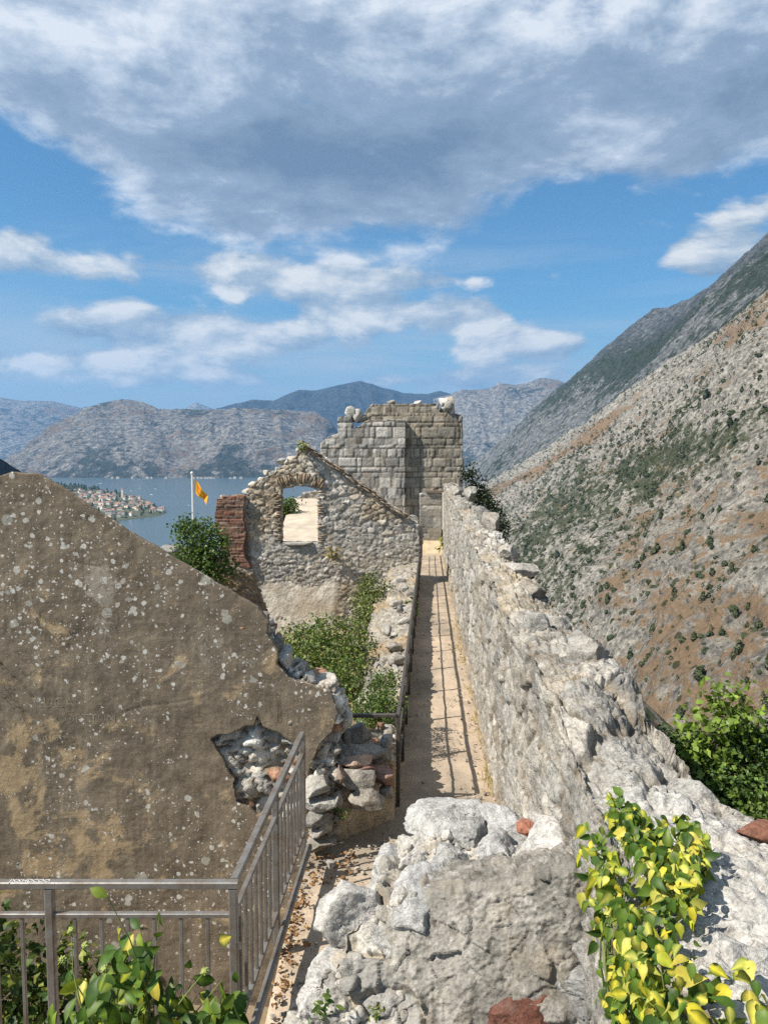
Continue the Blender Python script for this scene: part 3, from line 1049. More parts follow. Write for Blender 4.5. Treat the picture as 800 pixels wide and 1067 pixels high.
# big cap stones still lying on it
caps = [(583, 664, 637, 722, 6.25, .42, 5, .95), (557, 690, 604, 731, 5.95, .36, 6, .72), (607, 722, 668, 770, 5.35, .5, 7, 1.05), (527, 584, 560, 610, 10.6, .5, 8, 1.1), (504, 536, 520, 560, 15.8, .7, 9, 1.0),
        (484, 508, 496, 524, 24.5, .8, 10, 1.0), (496, 528, 512, 545, 18.5, .7, 12, 1.05), (520, 566, 538, 585, 12.2, .5, 13, 1.1), (540, 603, 566, 630, 9.3, .45, 14, 1.05), (560, 640, 596, 672, 7.4, .5, 15, 1.1),
        (690, 808, 745, 850, 4.05, .45, 16, 1.0), (622, 772, 668, 806, 4.8, .35, 17, .95), (470, 505, 482, 520, 29, .8, 18, .9), (574, 745, 620, 785, 5.2, .35, 21, .95), (548, 640, 574, 664, 7.2, .35, 25, 1.0), (600, 800, 640, 830, 4.4, .3, 27, .9)]
for (a, b, c_, d_, Y, dep, sd, tn) in caps:
    stone_at('capstone', a, b, c_, d_, Y, dep, sd, M_WALLTOP, rt, PALE, tn * .95, (.12 * math.sin(sd * 3), .1 * math.sin(sd * 5), .3 * math.sin(sd)), .8, .06, 5, 18)
for (a, b, c_, d_, Y, sd) in ((628, 767, 642, 779, 4.8, 31), (612, 775, 626, 786, 4.7, 33), (762, 858, 812, 874, 3.42, 35)):
    stone_at('brick', a, b, c_, d_, Y, .12, sd, M_BRICK, rt, REDS, .9, (0, .1, .2), .8, .05, 3, 8)

# retaining wall under the railing, left of the walkway
rw = thing('retaining_wall', 'low rubble retaining wall along the left edge of the walkway, beneath the railing', 'wall', (.2, 18, -6.3))
YY = np.geomspace(8.5, 28.2, 420)
nA, nB = 60, 46
V = np.zeros((len(YY), nA + nB, 3))
for i, Y in enumerate(YY):
    wdt = np.interp(Y, [8.5, 10, 16, 24, 28.2], [.34, .55, .95, 1.15, 1.0])
    x1 = xl(Y) - .06
    zt = zpath(Y) + np.interp(Y, [8.5, 12, 20, 26, 28.2], [.52, .58, .58, .7, .9])
    zz_ = np.linspace(-7.2, zt - .3, nA)
    V[i, :nA] = np.c_[x1 - wdt - .05 * (zt - zz_), np.full(nA, Y), zz_]
    k = np.linspace(0, 1, nB)
    V[i, nA:] = np.c_[x1 - wdt + wdt * k, np.full(nB, Y), zt - .3 * (1 - k) ** 1.5]
V = V.reshape(-1, 3)
Fs = gridquads(len(YY), nA + nB)[:, ::-1]
nn = vnormals(V, Fs)
dA, cA, _, _ = rubble(V, (.34, .4, .26), .08, 505, 1, .3, .22, (.36, .31, .23), PALE * .85)
dB, cB, _, _ = rubble(V, (.15, .18, .14), .04, 515, 1, .3, .3, (.36, .31, .23), PALE * .85)
ms = np.clip(.5 + 1.8 * fbm(V * .9, 3, 78), 0, 1)
V2 = V + nn * (dA * (1 - ms) + dB * ms + .05 * fbm(V * 2.2, 3, 44))[:, None]
cW = cA * (1 - ms)[:, None] + cB * ms[:, None]
cW = lerp(cW, np.tile((.34, .24, .13), (len(V), 1)), np.clip(fbm(V * .8, 3, 87) * 2 - .2, 0, .7))
mk('masonry', V2, Fs, M_STONE, rw, cW)
for k in range(14):
    Y = 9.2 + k * 1.25 + .5 * math.sin(k * 3.1)
    V, Fc = rock((.24 + .12 * math.sin(k * 5), .34, .2), 600 + k, 3, 12, .08, .55)
    V = V @ rotz(k * 1.3).T + np.array([xl(Y) - .2 - .3 * (k % 3) / 2, Y, zpath(Y) + .62])
    mk('rubble_stone', V, Fc, M_WALLTOP, rw, np.tile(PALE[k % 5] * .9, (len(V), 1)))

# ------------------------------------------------------------------ railings
m, nt = mat('weathered_steel')
co = N(nt, 'TexCoord').outputs['Object']
n1 = noise(nt, co, 7, 8, .7)
n2 = noise(nt, co, 60, 5, .7)
c = mixc(nt, ramp(nt, n1, [(.42, 0), (.6, 1)]), (.24, .235, .225), (.17, .14, .115))
c = mixc(nt, math_(nt, 'MULTIPLY', ramp(nt, n2, [(.56, 0), (.66, 1)]), .5), c, (.30, .28, .26))
bn = N(nt, 'Bump', Strength=.25, Distance=.004, Height=n2).outputs[0]
p = N(nt, 'BsdfPrincipled', Base_Color=c, Metallic=.45, Roughness=ramp(nt, n1, [(.3, .36), (.7, .62)]), Normal=bn)
out(nt, p.outputs[0])
M_STEEL = m
M_PAINTFLK = plain_mat('scratched_paint', (.62, .6, .58), .6, .3, 30, .1)

ra = thing('metal_railing', 'weathered grey steel railing with upright balusters turning the corner above the sunken yard', 'railing', (-.886, 4.52, -3.6))
ZT_ = float(P(243, 918, 4.52)[2])
XN = float(P(243, 918, 4.52)[0])
FAR = P(315, 762, 7.02)
ZT2 = float(FAR[2])
bar('top_rail', (-3.6, 4.52, ZT_ - .02), (XN + .03, 4.52, ZT_ - .02), .05, .045, M_STEEL, ra)
bar('top_rail', (XN, 4.55, ZT_ - .022), (FAR[0], 7.02, ZT2 - .022), .05, .045, M_STEEL, ra)
ZM = float(P(150, 953, 4.52)[2])
for x0, x1 in ((-3.6, -2.07), (-2.03, XN - .02)):
    bar('middle_rail', (x0, 4.52, ZM), (x1, 4.52, ZM), .035, .028, M_STEEL, ra)
    bar('bottom_rail', (x0, 4.52, ZT_ - 1.0), (x1, 4.52, ZT_ - 1.0), .035, .03, M_STEEL, ra)
bar('middle_rail', (XN, 4.55, ZM), (FAR[0], 7.0, ZT2 - (ZT_ - ZM)), .035, .028, M_STEEL, ra)
bar('bottom_rail', (XN, 4.55, ZT_ - 1.0), (FAR[0], 7.0, ZT2 - .98), .04, .03, M_STEEL, ra)
bar('kerb_rail', (XN + .06, 4.55, ZT_ - 1.13), (FAR[0] + .06, 7.0, ZT2 - 1.11), .05, .05, M_STEEL, ra)
for (x, y, zt) in ((-3.2, 4.52, ZT_), (-2.05, 4.52, ZT_), (XN, 4.52, ZT_), ((XN + FAR[0]) / 2, 5.78, (ZT_ + ZT2) / 2), (FAR[0], 7.02, ZT2)):
    bar('post', (x, y, zt - 1.5), (x, y, zt - .045), .052, .052, M_STEEL, ra, (0, 1, 0))
for x in np.arange(-3.04, XN - .08, .163):
    if min(abs(x + 2.05), abs(x + 3.2)) > .05:
        bar('baluster', (x, 4.52, ZT_ - .99), (x, 4.52, ZM - .01), .022, .022, M_STEEL, ra, (0, 1, 0))
for k in range(1, 17):
    if k == 8 or k == 9:
        continue
    f = k / 17
    y = 4.52 + f * 2.5
    x = XN + (FAR[0] - XN) * f
    zz_ = ZT_ + (ZT2 - ZT_) * f
    bar('baluster', (x, y, zz_ - .98), (x, y, zz_ - (ZT_ - ZM) - .01), .022, .022, M_STEEL, ra, (0, 1, 0))
# scratched white lettering worn into the top rail
cu = bpy.data.curves.new('scratches', 'FONT')
cu.body = 'JXXHDCOO'
cu.size = .045
cu.extrude = .0004
to = bpy.data.objects.new('scratches', cu)
C.objects.link(to)
bpy.context.view_layer.update()
me = bpy.data.meshes.new_from_object(to.evaluated_get(bpy.context.evaluated_depsgraph_get()))
bpy.data.objects.remove(to)
me.materials.clear()
me.materials.append(M_PAINTFLK)
so = bpy.data.objects.new('scratches', me)
C.objects.link(so)
so.parent = ra
so.location = Vector((-2.29, 4.502, ZT_ + .004)) - ra.location

M_STEEL_SHADED = plain_mat('dark_shaded_steel', (.085, .075, .066), .55, .5, 20, .2, .3)  # dark brown steel, deepened in colour for the shaded side facing the camera
rb = thing('walkway_railing', 'thin dark steel railing running along the left edge of the sandy walkway towards the tower', 'railing', (.157, 8.4, -4.0))
PB = [(float(xl(Y)), Y, float(zpath(Y))) for Y in np.r_[8.4, np.arange(9.95, 36.5, 1.56)]]
for (x, y, z_) in PB:
    bar('post', (x, y, z_ - .15), (x, y, z_ + 1.02), .045, .045, M_STEEL_SHADED, rb, (0, 1, 0))
for a, b in zip(PB[:-1], PB[1:]):
    for nm, dz, wd in (('top_rail', 1.045, .04), ('middle_rail', .72, .024), ('middle_rail', .42, .024)):
        bar(nm, (a[0], a[1], a[2] + dz), (b[0], b[1], b[2] + dz), wd, wd * .8, M_STEEL_SHADED, rb)
q = P(360, 747, 8.38)
bar('cross_rail', (q[0], 8.4, PB[0][2] + 1.045), (PB[0][0] - .026, 8.4, PB[0][2] + 1.045), .05, .04, M_STEEL_SHADED, rb)
bar('post', (q[0], 8.4, -4.4), (q[0], 8.4, PB[0][2] + 1.02), .045, .045, M_STEEL_SHADED, rb, (0, 1, 0))

# ------------------------------------------------------------------ the rendered gable of the fallen house
PLY = 7.5


def px2(pts, Y):
    return [(float(P(a, b, Y)[0]), float(P(a, b, Y)[2])) for a, b in pts]


m, nt = mat('stained_render')
co = N(nt, 'TexCoord').outputs['Object']
nb = noise(nt, co, .9, 8, .62, .3)
nm_ = noise(nt, co, 4.5, 10, .68)
nf = noise(nt, co, 70, 8, .75)
sepc = N(nt, 'SeparateXYZ', Vector=co)
c = mixc(nt, ramp(nt, nb, [(.35, 0), (.65, 1)]), (.158, .127, .091), (.232, .187, .136))
c = mixc(nt, 1.0, c, ramp(nt, nm_, [(.3, .58), (.7, 1.32)]), 'MULTIPLY')
c = mixc(nt, 1.0, c, ramp(nt, nf, [(.3, .62), (.7, 1.32)]), 'MULTIPLY')
# ochre patches where the outer coat has gone, more of them low on the left
low = N(nt, 'Attribute', {'attribute_name': 'col'}).outputs['Color']
lo = N(nt, 'SeparateColor', Color=low)
oc = math_(nt, 'ADD', noise(nt, co, 2.3, 10, .66, .4), math_(nt, 'MULTIPLY', lo.outputs[0], .13))
oc = math_(nt, 'ADD', oc, math_(nt, 'MULTIPLY', math_(nt, 'SUBTRACT', nm_, .5), .22))
oc = ramp(nt, oc, [(.59, 0), (.66, 1)])
c = mixc(nt, math_(nt, 'MULTIPLY', oc, .8), c, mixc(nt, nm_, (.31, .22, .12), (.48, .36, .22)))
gy_ = math_(nt, 'ADD', noise(nt, co, 3.2, 10, .75, .6), math_(nt, 'MULTIPLY', lo.outputs[2], .2))
c = mixc(nt, math_(nt, 'MULTIPLY', ramp(nt, gy_, [(.62, 0), (.70, 1)]), .75), c, (.33, .29, .235))
# white lichen rosettes of mixed size, in colonies
msk = math_(nt, 'ADD', noise(nt, co, 1.5, 5, .6), math_(nt, 'MULTIPLY', lo.outputs[1], .22))
msk = ramp(nt, msk, [(.40, 0), (.56, 1)])
wob = N(nt, 'VectorMath', {'operation': 'MULTIPLY_ADD'}, i0=N(nt, 'TexNoise', Vector=co, Scale=24.0, Detail=6).outputs['Color'])
wob.inputs[1].default_value = (.05, .05, .05)
nt.links.new(co, wob.inputs[2])
for sc_, thr, br in ((4.2, .15, (.36, .34, .29)), (8.0, .17, (.5, .48, .43)), (14.0, .19, (.6, .58, .53)), (31.0, .17, (.6, .58, .54))):
    vv = voro(nt, wob.outputs[0], sc_)
    rad = math_(nt, 'MULTIPLY', N(nt, 'SeparateColor', Color=vv.outputs['Color']).outputs[0], math_(nt, 'MULTIPLY', msk, thr * 2.3))
    k = math_(nt, 'SUBTRACT', math_(nt, 'SUBTRACT', rad, vv.outputs['Distance']), thr * .42)
    k = N(nt, 'MapRange', Value=k)
    k.inputs['From Min'].default_value = -.004
    k.inputs['From Max'].default_value = .012
    c = mixc(nt, math_(nt, 'MULTIPLY', k.outputs[0], .85), c, br)
# soft vertical run-off streaks and hairline cracks
stv = N(nt, 'Mapping', Vector=co, Scale=(7, 7, .7)).outputs[0]
stk = ramp(nt, noise(nt, stv, 1.0, 6, .6, .3), [(.55, 0), (.72, 1)])
c = mixc(nt, math_(nt, 'MULTIPLY', stk, .28), c, (.36, .31, .24))
stk2 = ramp(nt, noise(nt, N(nt, 'Mapping', Vector=co, Location=(5, 2, 1), Scale=(5, 5, .6)).outputs[0], 1.0, 6, .6, .3), [(.56, 0), (.75, 1)])
c = mixc(nt, math_(nt, 'MULTIPLY', stk2, .4), c, (.07, .055, .04))
hc = math_(nt, 'ABSOLUTE', math_(nt, 'SUBTRACT', noise(nt, co, 1.3, 9, .6, .8), .5))
hcm = math_(nt, 'MULTIPLY', ramp(nt, hc, [(0.0, 1), (.006, 0)]), ramp(nt, noise(nt, co, 1.1, 2), [(.52, 0), (.6, 1)]))
c = mixc(nt, math_(nt, 'MULTIPLY', hcm, .6), c, (.05, .04, .03))
h = math_(nt, 'ADD', math_(nt, 'MULTIPLY', nf, .5), math_(nt, 'MULTIPLY', nm_, .9))
h = math_(nt, 'SUBTRACT', h, math_(nt, 'MULTIPLY', hcm, .8))
h = math_(nt, 'SUBTRACT', h, math_(nt, 'MULTIPLY', oc, .25))
bn = N(nt, 'Bump', Strength=.55, Distance=.022, Height=h).outputs[0]
p = N(nt, 'BsdfPrincipled', Base_Color=c, Roughness=.95, Normal=bn)
p.inputs['Specular IOR Level'].default_value = .15
out(nt, p.outputs[0])
M_RENDER = m

gw = thing('house_gable', 'broken gable wall of a fallen house with brown lichen-spotted render, behind the corner railing', 'ruined wall', (-2.2, PLY, -5.9))
outl = px2([(-150, 600), (-70, 540), (-10, 502), (12, 491), (40, 493), (62, 506), (100, 531), (140, 556), (200, 592), (240, 615), (268, 633), (280, 648), (279, 662), (290, 678), (287, 692), (300, 706), (322, 713), (345, 720), (353, 742), (346, 764), (333, 776), (322, 800), (318, 830), (330, 900), (330, 1140), (-150, 1140)], PLY)
hole = px2([(219, 772), (226, 766), (243, 764), (257, 756), (265, 757), (269, 746), (275, 757), (290, 763), (302, 772), (318, 790), (318, 830), (300, 856), (270, 850), (258, 842), (246, 836), (243, 812), (232, 790)], PLY)
outl = roughen(outl, .05, .016, 3)
hole = roughen(hole, .03, .02, 5)
V, Fs, VV = panel(outl, [hole], .0135, .05, 3, (0, PLY, 0), UX, UZ, UY)
nn = vnormals(V, Fs)


def coat(V):
    return .012 * fbm(V * 1.1, 4, 1) + .007 * fbm(V * 6, 4, 2) + .003 * ridged(V * 18, 3, 3)


dd = coat(V)
# old cracks; the first, deepest groove stands in for a thin cast shadow
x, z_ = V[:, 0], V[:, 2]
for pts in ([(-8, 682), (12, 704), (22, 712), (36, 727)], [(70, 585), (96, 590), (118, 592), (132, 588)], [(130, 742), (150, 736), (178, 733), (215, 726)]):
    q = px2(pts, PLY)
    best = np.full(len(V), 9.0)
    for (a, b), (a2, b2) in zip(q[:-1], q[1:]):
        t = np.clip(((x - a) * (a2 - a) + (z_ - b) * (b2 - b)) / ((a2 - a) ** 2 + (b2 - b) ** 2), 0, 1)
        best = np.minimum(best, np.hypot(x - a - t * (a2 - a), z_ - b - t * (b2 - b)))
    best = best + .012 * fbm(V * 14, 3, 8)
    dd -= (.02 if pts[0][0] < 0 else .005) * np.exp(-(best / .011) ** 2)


def zone(px, py, rx, ry):
    q = P(px, py, PLY)
    return np.exp(-((x - q[0]) / (rx / FPX * PLY)) ** 2 - ((z_ - q[2]) / (ry / FPX * PLY)) ** 2)


ccol = np.stack([np.clip(zone(60, 870, 110, 70) * 1.0 + .7 * zone(30, 790, 70, 60) + .5 * zone(230, 720, 40, 20), 0, 1),
                 np.clip(zone(50, 590, 110, 90) + .7 * zone(150, 630, 70, 60) + .5 * zone(250, 930, 120, 70), 0, 1),
                 np.clip(zone(103, 605, 26, 22) + .9 * zone(108, 650, 12, 50) + .35 * zone(235, 695, 40, 20), 0, 1)], 1)
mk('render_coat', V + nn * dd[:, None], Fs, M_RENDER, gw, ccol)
core = px2([(-150, 620), (-10, 522), (12, 508), (40, 510), (100, 550), (200, 612), (240, 634), (268, 652), (290, 680), (298, 696), (318, 710), (346, 724), (360, 745), (356, 768), (352, 800), (352, 1140), (-150, 1140)], PLY)
core = roughen(core, .1, .03, 13)
V, Fs, VV = panel(core, [], .03, .42, 8, (0, PLY + .075, 0), UX, UZ, UY)
RUB = np.array([[.40, .385, .35], [.46, .44, .40], [.36, .33, .28], [.30, .17, .11], [.42, .39, .34], [.34, .32, .29]])
masonry('stone_core', V, Fs, lambda p_, n_: rubble(p_, (.2, .24, .12), .055, 61, 1, .4, .13, (.24, .19, .13), RUB * 1.45), M_STONE, gw)
for (a, b, c_, d_, Y, sd, tn) in ((286, 674, 308, 696, 7.7, 41, 1.1), (292, 694, 312, 712, 7.75, 42, .75), (318, 705, 351, 724, 7.75, 43, 1.25), (283, 660, 297, 676, 7.75, 44, .8), (306, 690, 324, 712, 7.85, 46, .55), (350, 738, 364, 764, 7.7, 45, 1.2), (356, 760, 366, 776, 7.8, 47, .8)):
    stone_at('core_stone', a, b, c_, d_, Y, .3, sd, M_ROCK, gw, PALE, tn, (0, .2 * math.sin(sd), .3), .5, .08)
# the sign writing, long faded
M_FADED = plain_mat('faded_writing', (.27, .225, .165), .95, .5, 30, .2)
for body, px, py, sz in (('LUCA', 38, 737, .15), ('COETTUN', 58, 753, .13), ('JRG', 41, 772, .13)):
    cu = bpy.data.curves.new('lettering', 'FONT')
    cu.body = body
    cu.size = sz
    cu.offset = -.0035
    to = bpy.data.objects.new('lettering', cu)
    C.objects.link(to)
    bpy.context.view_layer.update()
    me = bpy.data.meshes.new_from_object(to.evaluated_get(bpy.context.evaluated_depsgraph_get()))
    bpy.data.objects.remove(to)
    me.materials.clear()
    me.materials.append(M_FADED)
    q = P(px, py, PLY)
    a_ = np.array([v_.co[:] for v_ in me.vertices])
    W_ = np.c_[q[0] + a_[:, 0], np.full(len(a_), PLY), q[2] + a_[:, 1]]
    W_[:, 1] -= coat(W_) + .0022
    for v_, w_ in zip(me.vertices, W_ - np.array(gw.location)):
        v_.co = w_
    so = bpy.data.objects.new('lettering', me)
    C.objects.link(so)
    so.parent = gw

# ------------------------------------------------------------------ the broken stub between house and walkway
sw = thing('ruined_stub_wall', 'short stepped stub of ruined stone and brick between the rendered gable and the walkway railing post', 'ruined wall', (-.3, 7.5, -3.9))
c8 = {(0, 0, 0): P(312, 905, 7.3), (1, 0, 0): P(409, 900, 7.9), (0, 0, 1): P(330, 800, 7.45), (1, 0, 1): P(408, 790, 8.2),
      (0, 1, 0): P(318, 880, 8.7), (1, 1, 0): P(412, 860, 9.4), (0, 1, 1): P(360, 757, 8.5), (1, 1, 1): P(411, 757, 9.4)}
for k in ((0, 0, 0), (1, 0, 0), (0, 1, 0), (1, 1, 0)):
    c8[k][2] = -4.6
V, Fs, UV = hexa(c8, .022)
nn = vnormals(V, Fs)
dA, cA, eA, _ = rubble(V, (.22, .28, .13), .05, 711, 1, .35, .13, (.24, .19, .13), RUB * 1.2)
smooth_ = sst(-3.62, -3.72, V[:, 2] - .25 * np.clip(V[:, 0] + .4, -.4, 0) + .05 * fbm(V * 3, 2, 6)) * sst(-.52, -.46, V[:, 0])
dA = dA * (1 - smooth_) + (.02 + .014 * fbm(V * 5, 4, 3)) * smooth_
cA = lerp(cA, np.tile((.46, .385, .28), (len(V), 1)) * (1 + .35 * fbm(V * 6, 4, 3))[:, None], smooth_)
mk('masonry', V + nn * dA[:, None], Fs, M_STONE, sw, cA)
T_ = [(316, 812, 348, 829, 7.36, 1.0, 0), (316, 829, 350, 845, 7.34, .85, 0), (318, 843, 345, 858, 7.32, .9, 0), (320, 857, 345, 872, 7.3, .8, 0), (320, 871, 346, 884, 7.28, .75, 0), (346, 826, 358, 842, 7.4, .8, 0),
      (349, 787, 386, 800, 7.75, 1.0, 1), (390, 797, 408, 818, 7.85, 1.1, 2), (349, 801, 390, 823, 7.62, .75, 0), (357, 820, 400, 841, 7.55, .85, 0), (360, 751, 388, 777, 8.05, .5, 0), (350, 775, 398, 792, 7.95, .7, 0),
      (394, 764, 409, 779, 8.3, 1.2, 0), (384, 780, 407, 797, 8.05, .55, 0), (350, 800, 360, 815, 7.5, .9, 2), (370, 796, 392, 804, 7.72, .9, 2), (366, 780, 384, 788, 7.95, .8, 0), (396, 818, 409, 832, 7.75, .7, 0)]
for q, (a, b, c_, d_, Y, tn, kd) in enumerate(T_):
    stone_at('brick' if kd == 2 else 'stone', a, b, c_, d_, Y, .3, 800 + q, M_BRICK if kd == 2 else M_ROCK, sw, (REDS * .8 + .06) if kd == 2 else (np.array([[.50, .36, .27]]) if kd == 1 else PALE * 1.05), tn, (0, .12 * math.sin(q * 4), .15 * math.sin(q * 2)), .66, .06)
stone_at('loose_stone', 339, 895, 351, 905, 6.9, .1, 77, M_WALLTOP, None, PALE, 1.4)
tag(bpy.data.objects['loose_stone'], 'small loose white stone lying among dry leaves at the foot of the stub wall', 'stone')

# ------------------------------------------------------------------ broken wall end in the foreground
fr = thing('broken_wall_end', 'massive broken wall end of grey boulders and coarse mortar in the near foreground', 'ruined wall', (.35, 4.4, -3.7))
c8 = {(0, 0, 0): P(296, 1085, 3.95), (1, 0, 0): P(652, 1085, 3.62), (0, 0, 1): P(372, 952, 4.35), (1, 0, 1): P(640, 900, 3.95),
      (0, 1, 0): P(330, 1000, 5.1), (1, 1, 0): P(640, 1000, 5.0), (0, 1, 1): P(420, 872, 5.05), (1, 1, 1): P(634, 880, 4.75)}
for k in ((0, 1, 0), (1, 1, 0)):
    c8[k][2] = -4.2
for k in ((0, 0, 0), (1, 0, 0)):
    c8[k] = c8[k] + (c8[k] - c8[(k[0], 0, 1)]) * .25
V, Fs, UV = hexa(c8, .0098)
nn = vnormals(V, Fs)
MORT = np.array([[.34, .31, .26], [.38, .35, .30], [.30, .275, .235], [.42, .39, .34]])
dA, cA, eA, _ = rubble(V, (.3, .34, .22), .06, 911, 1, .3, .2, (.36, .32, .255), PALE * 1.0, .8)
mort = sst(.93, .82, UV[:, 0] + .5 * np.clip(.42 - UV[:, 2], 0, 1) + .1 * fbm(V * 3, 3, 24)) * sst(.30, .40, UV[:, 0] + .3 * fbm(V * 1.9, 4, 14) - .28 * sst(.55, .1, UV[:, 2])) * sst(.22, .3, UV[:, 2] + .2 * fbm(V * 2.4, 3, 15)) * (UV[:, 1] < .45)
dM = .045 + .075 * fbm(V * 2.1, 4, 16) + .01 * ridged(V * 9, 3, 17)
f1, f2, idm, om = worley(V * 46 + .4 * fbm(V * 6, 2, 3)[:, None], 19, 1.0, True)
peb = np.clip(1 - f1 * 1.5, 0, 1) * (hsh(idm, 6) > .35)
_, _, idf, of = worley(V * 6.5, 29, 1.0, True)
tf = np.stack([hsh(idf, 21) - .5, hsh(idf, 22) - .5, hsh(idf, 23) - .5], 1) * 2
dM += .008 * peb + .03 * (of * tf).sum(1) + .006 * ridged(V * 40, 2, 18)
pit = sst(.35, .6, ridged(V * 5.5, 4, 83)) * .016
dM -= pit
cM = lerp((.17, .16, .14), (.38, .36, .325), np.clip(.5 + .9 * fbm(V * 4, 4, 20), 0, 1)) * (.62 + .62 * hsh(idm, 4) * (peb > .12) + .28 * (peb <= .12))[:, None] * (1 - 14 * pit)[:, None]
dA = dA + .01 * ridged(V * 20, 3, 21)
d_ = dA * (1 - mort) + dM * mort
mk('mortar_mass', V + nn * d_[:, None], Fs, M_MORTAR, fr, cA * (1 - mort)[:, None] + cM * mort[:, None])
B_ = [(416, 838, 500, 882, 5.0, .5, .95), (500, 842, 543, 872, 4.95, .4, 1.05), (558, 860, 600, 890, 4.8, .4, 1.0), (447, 876, 489, 940, 4.52, .34, .72), (492, 876, 541, 926, 4.5, .4, .95), (540, 872, 606, 918, 4.38, .42, .9),
      (390, 886, 430, 930, 4.75, .36, .95), (406, 917, 472, 973, 4.22, .4, 1.0), (330, 918, 405, 992, 4.38, .46, .9), (390, 964, 448, 1006, 4.12, .3, .72), (415, 1048, 472, 1080, 3.86, .3, .75),
      (597, 968, 652, 1012, 3.71, .36, .52), (582, 1007, 648, 1030, 3.68, .3, .6), (590, 1028, 622, 1044, 3.66, .25, .5), (596, 1046, 650, 1080, 3.64, .3, .62), (322, 990, 368, 1026, 4.2, .34, 1.1), (362, 992, 394, 1016, 4.15, .25, 1.0), (312, 1020, 352, 1056, 4.05, .3, .95),  # lower right boulders get a darker tone for faces turned from the light
      (610, 900, 640, 940, 4.0, .34, .8), (600, 935, 636, 968, 3.95, .3, .6), (372, 1012, 420, 1048, 4.0, .28, .62), (470, 856, 505, 880, 4.85, .3, .7), (345, 1048, 400, 1080, 3.95, .3, .9), (424, 880, 450, 904, 4.75, .3, .85), (520, 865, 560, 884, 4.75, .3, .75)]
for q, (a, b, c_, d2_, Y, dep, tn) in enumerate(B_):
    stone_at('boulder', a - 3, b - 3, c_ + 3, d2_ + 3, Y + .13, dep + .14, 900 + q, M_ROCK, fr, np.array([[.46, .455, .435], [.41, .405, .395], [.52, .50, .47]]), tn, (.2 * math.sin(q * 3), .25 * math.sin(q * 5), .4 * math.sin(q * 7)), .45, .1, 5, 24)
rg = np.random.default_rng(15)
Vs, Fss, Cs, n = [], [], [], 0
for q in range(230):
    u, v_ = rg.uniform(0, 1), rg.uniform(0, 1)
    k_ = np.argmin((UV[:, 0] - u * .62) ** 2 + (UV[:, 1] - (0 if rg.uniform() < .55 else v_)) ** 2 + (UV[:, 2] - (1 if rg.uniform() < .45 else rg.uniform(.15, 1))) ** 2)
    sz = rg.uniform(.03, .1)
    if mort[k_] > .2:
        continue
    Vb, Fb = rock((sz * 1.3, sz, sz * .9), 2000 + q, 3, 9, .08, .5)
    Vs.append(Vb @ rotm(*rg.uniform(-1, 1, 3)).T + V[k_] + nn[k_] * (dA[k_] - sz * .12))
    Fss.append(Fb + n)
    Cs.append(np.tile(np.array([.46, .44, .40]) * rg.uniform(.6, 1.2), (len(Vb), 1)))
    n += len(Vb)
o_ = mk('small_rubble', np.concatenate(Vs), np.concatenate(Fss), M_ROCK, fr, np.concatenate(Cs))
o_['kind'] = 'stuff'
for q, (a, b, c_, d2_, Y, tn) in enumerate(((538, 853, 557, 873, 4.9, 1.4), (514, 1044, 588, 1086, 3.76, .75))):
    stone_at('brick', a, b, c_, d2_, Y, .2, 950 + q, M_BRICK, fr, REDS, tn, (.1, -.16, .1), .7, .11, 5, 16)

# ------------------------------------------------------------------ the gable with the window
GY = 27.0
gb = thing('window_gable', 'ruined rubble gable wall with a brick-arched window opening, halfway along the walkway', 'ruined wall', (-2.4, GY, -7.0))
outl = px2([(228, 520), (229, 517), (254, 517), (256, 511), (262, 505), (272, 498), (283, 494), (292, 487), (302, 480), (312, 470), (318, 464), (330, 471), (352, 486), (380, 506), (405, 524), (424, 540), (437, 545), (438, 700), (232, 700), (240, 640), (232, 600), (228, 570)], GY)
win = px2([(293, 566), (293, 511), (299, 508), (308, 506.5), (318, 507), (326, 509.5), (331, 513), (331, 566)], GY)
outl = roughen(outl, .16, .07, 23)
V, Fs, VV = panel(outl, [win], .034, .62, 9, (0, GY, 0), UX, UZ, UY)


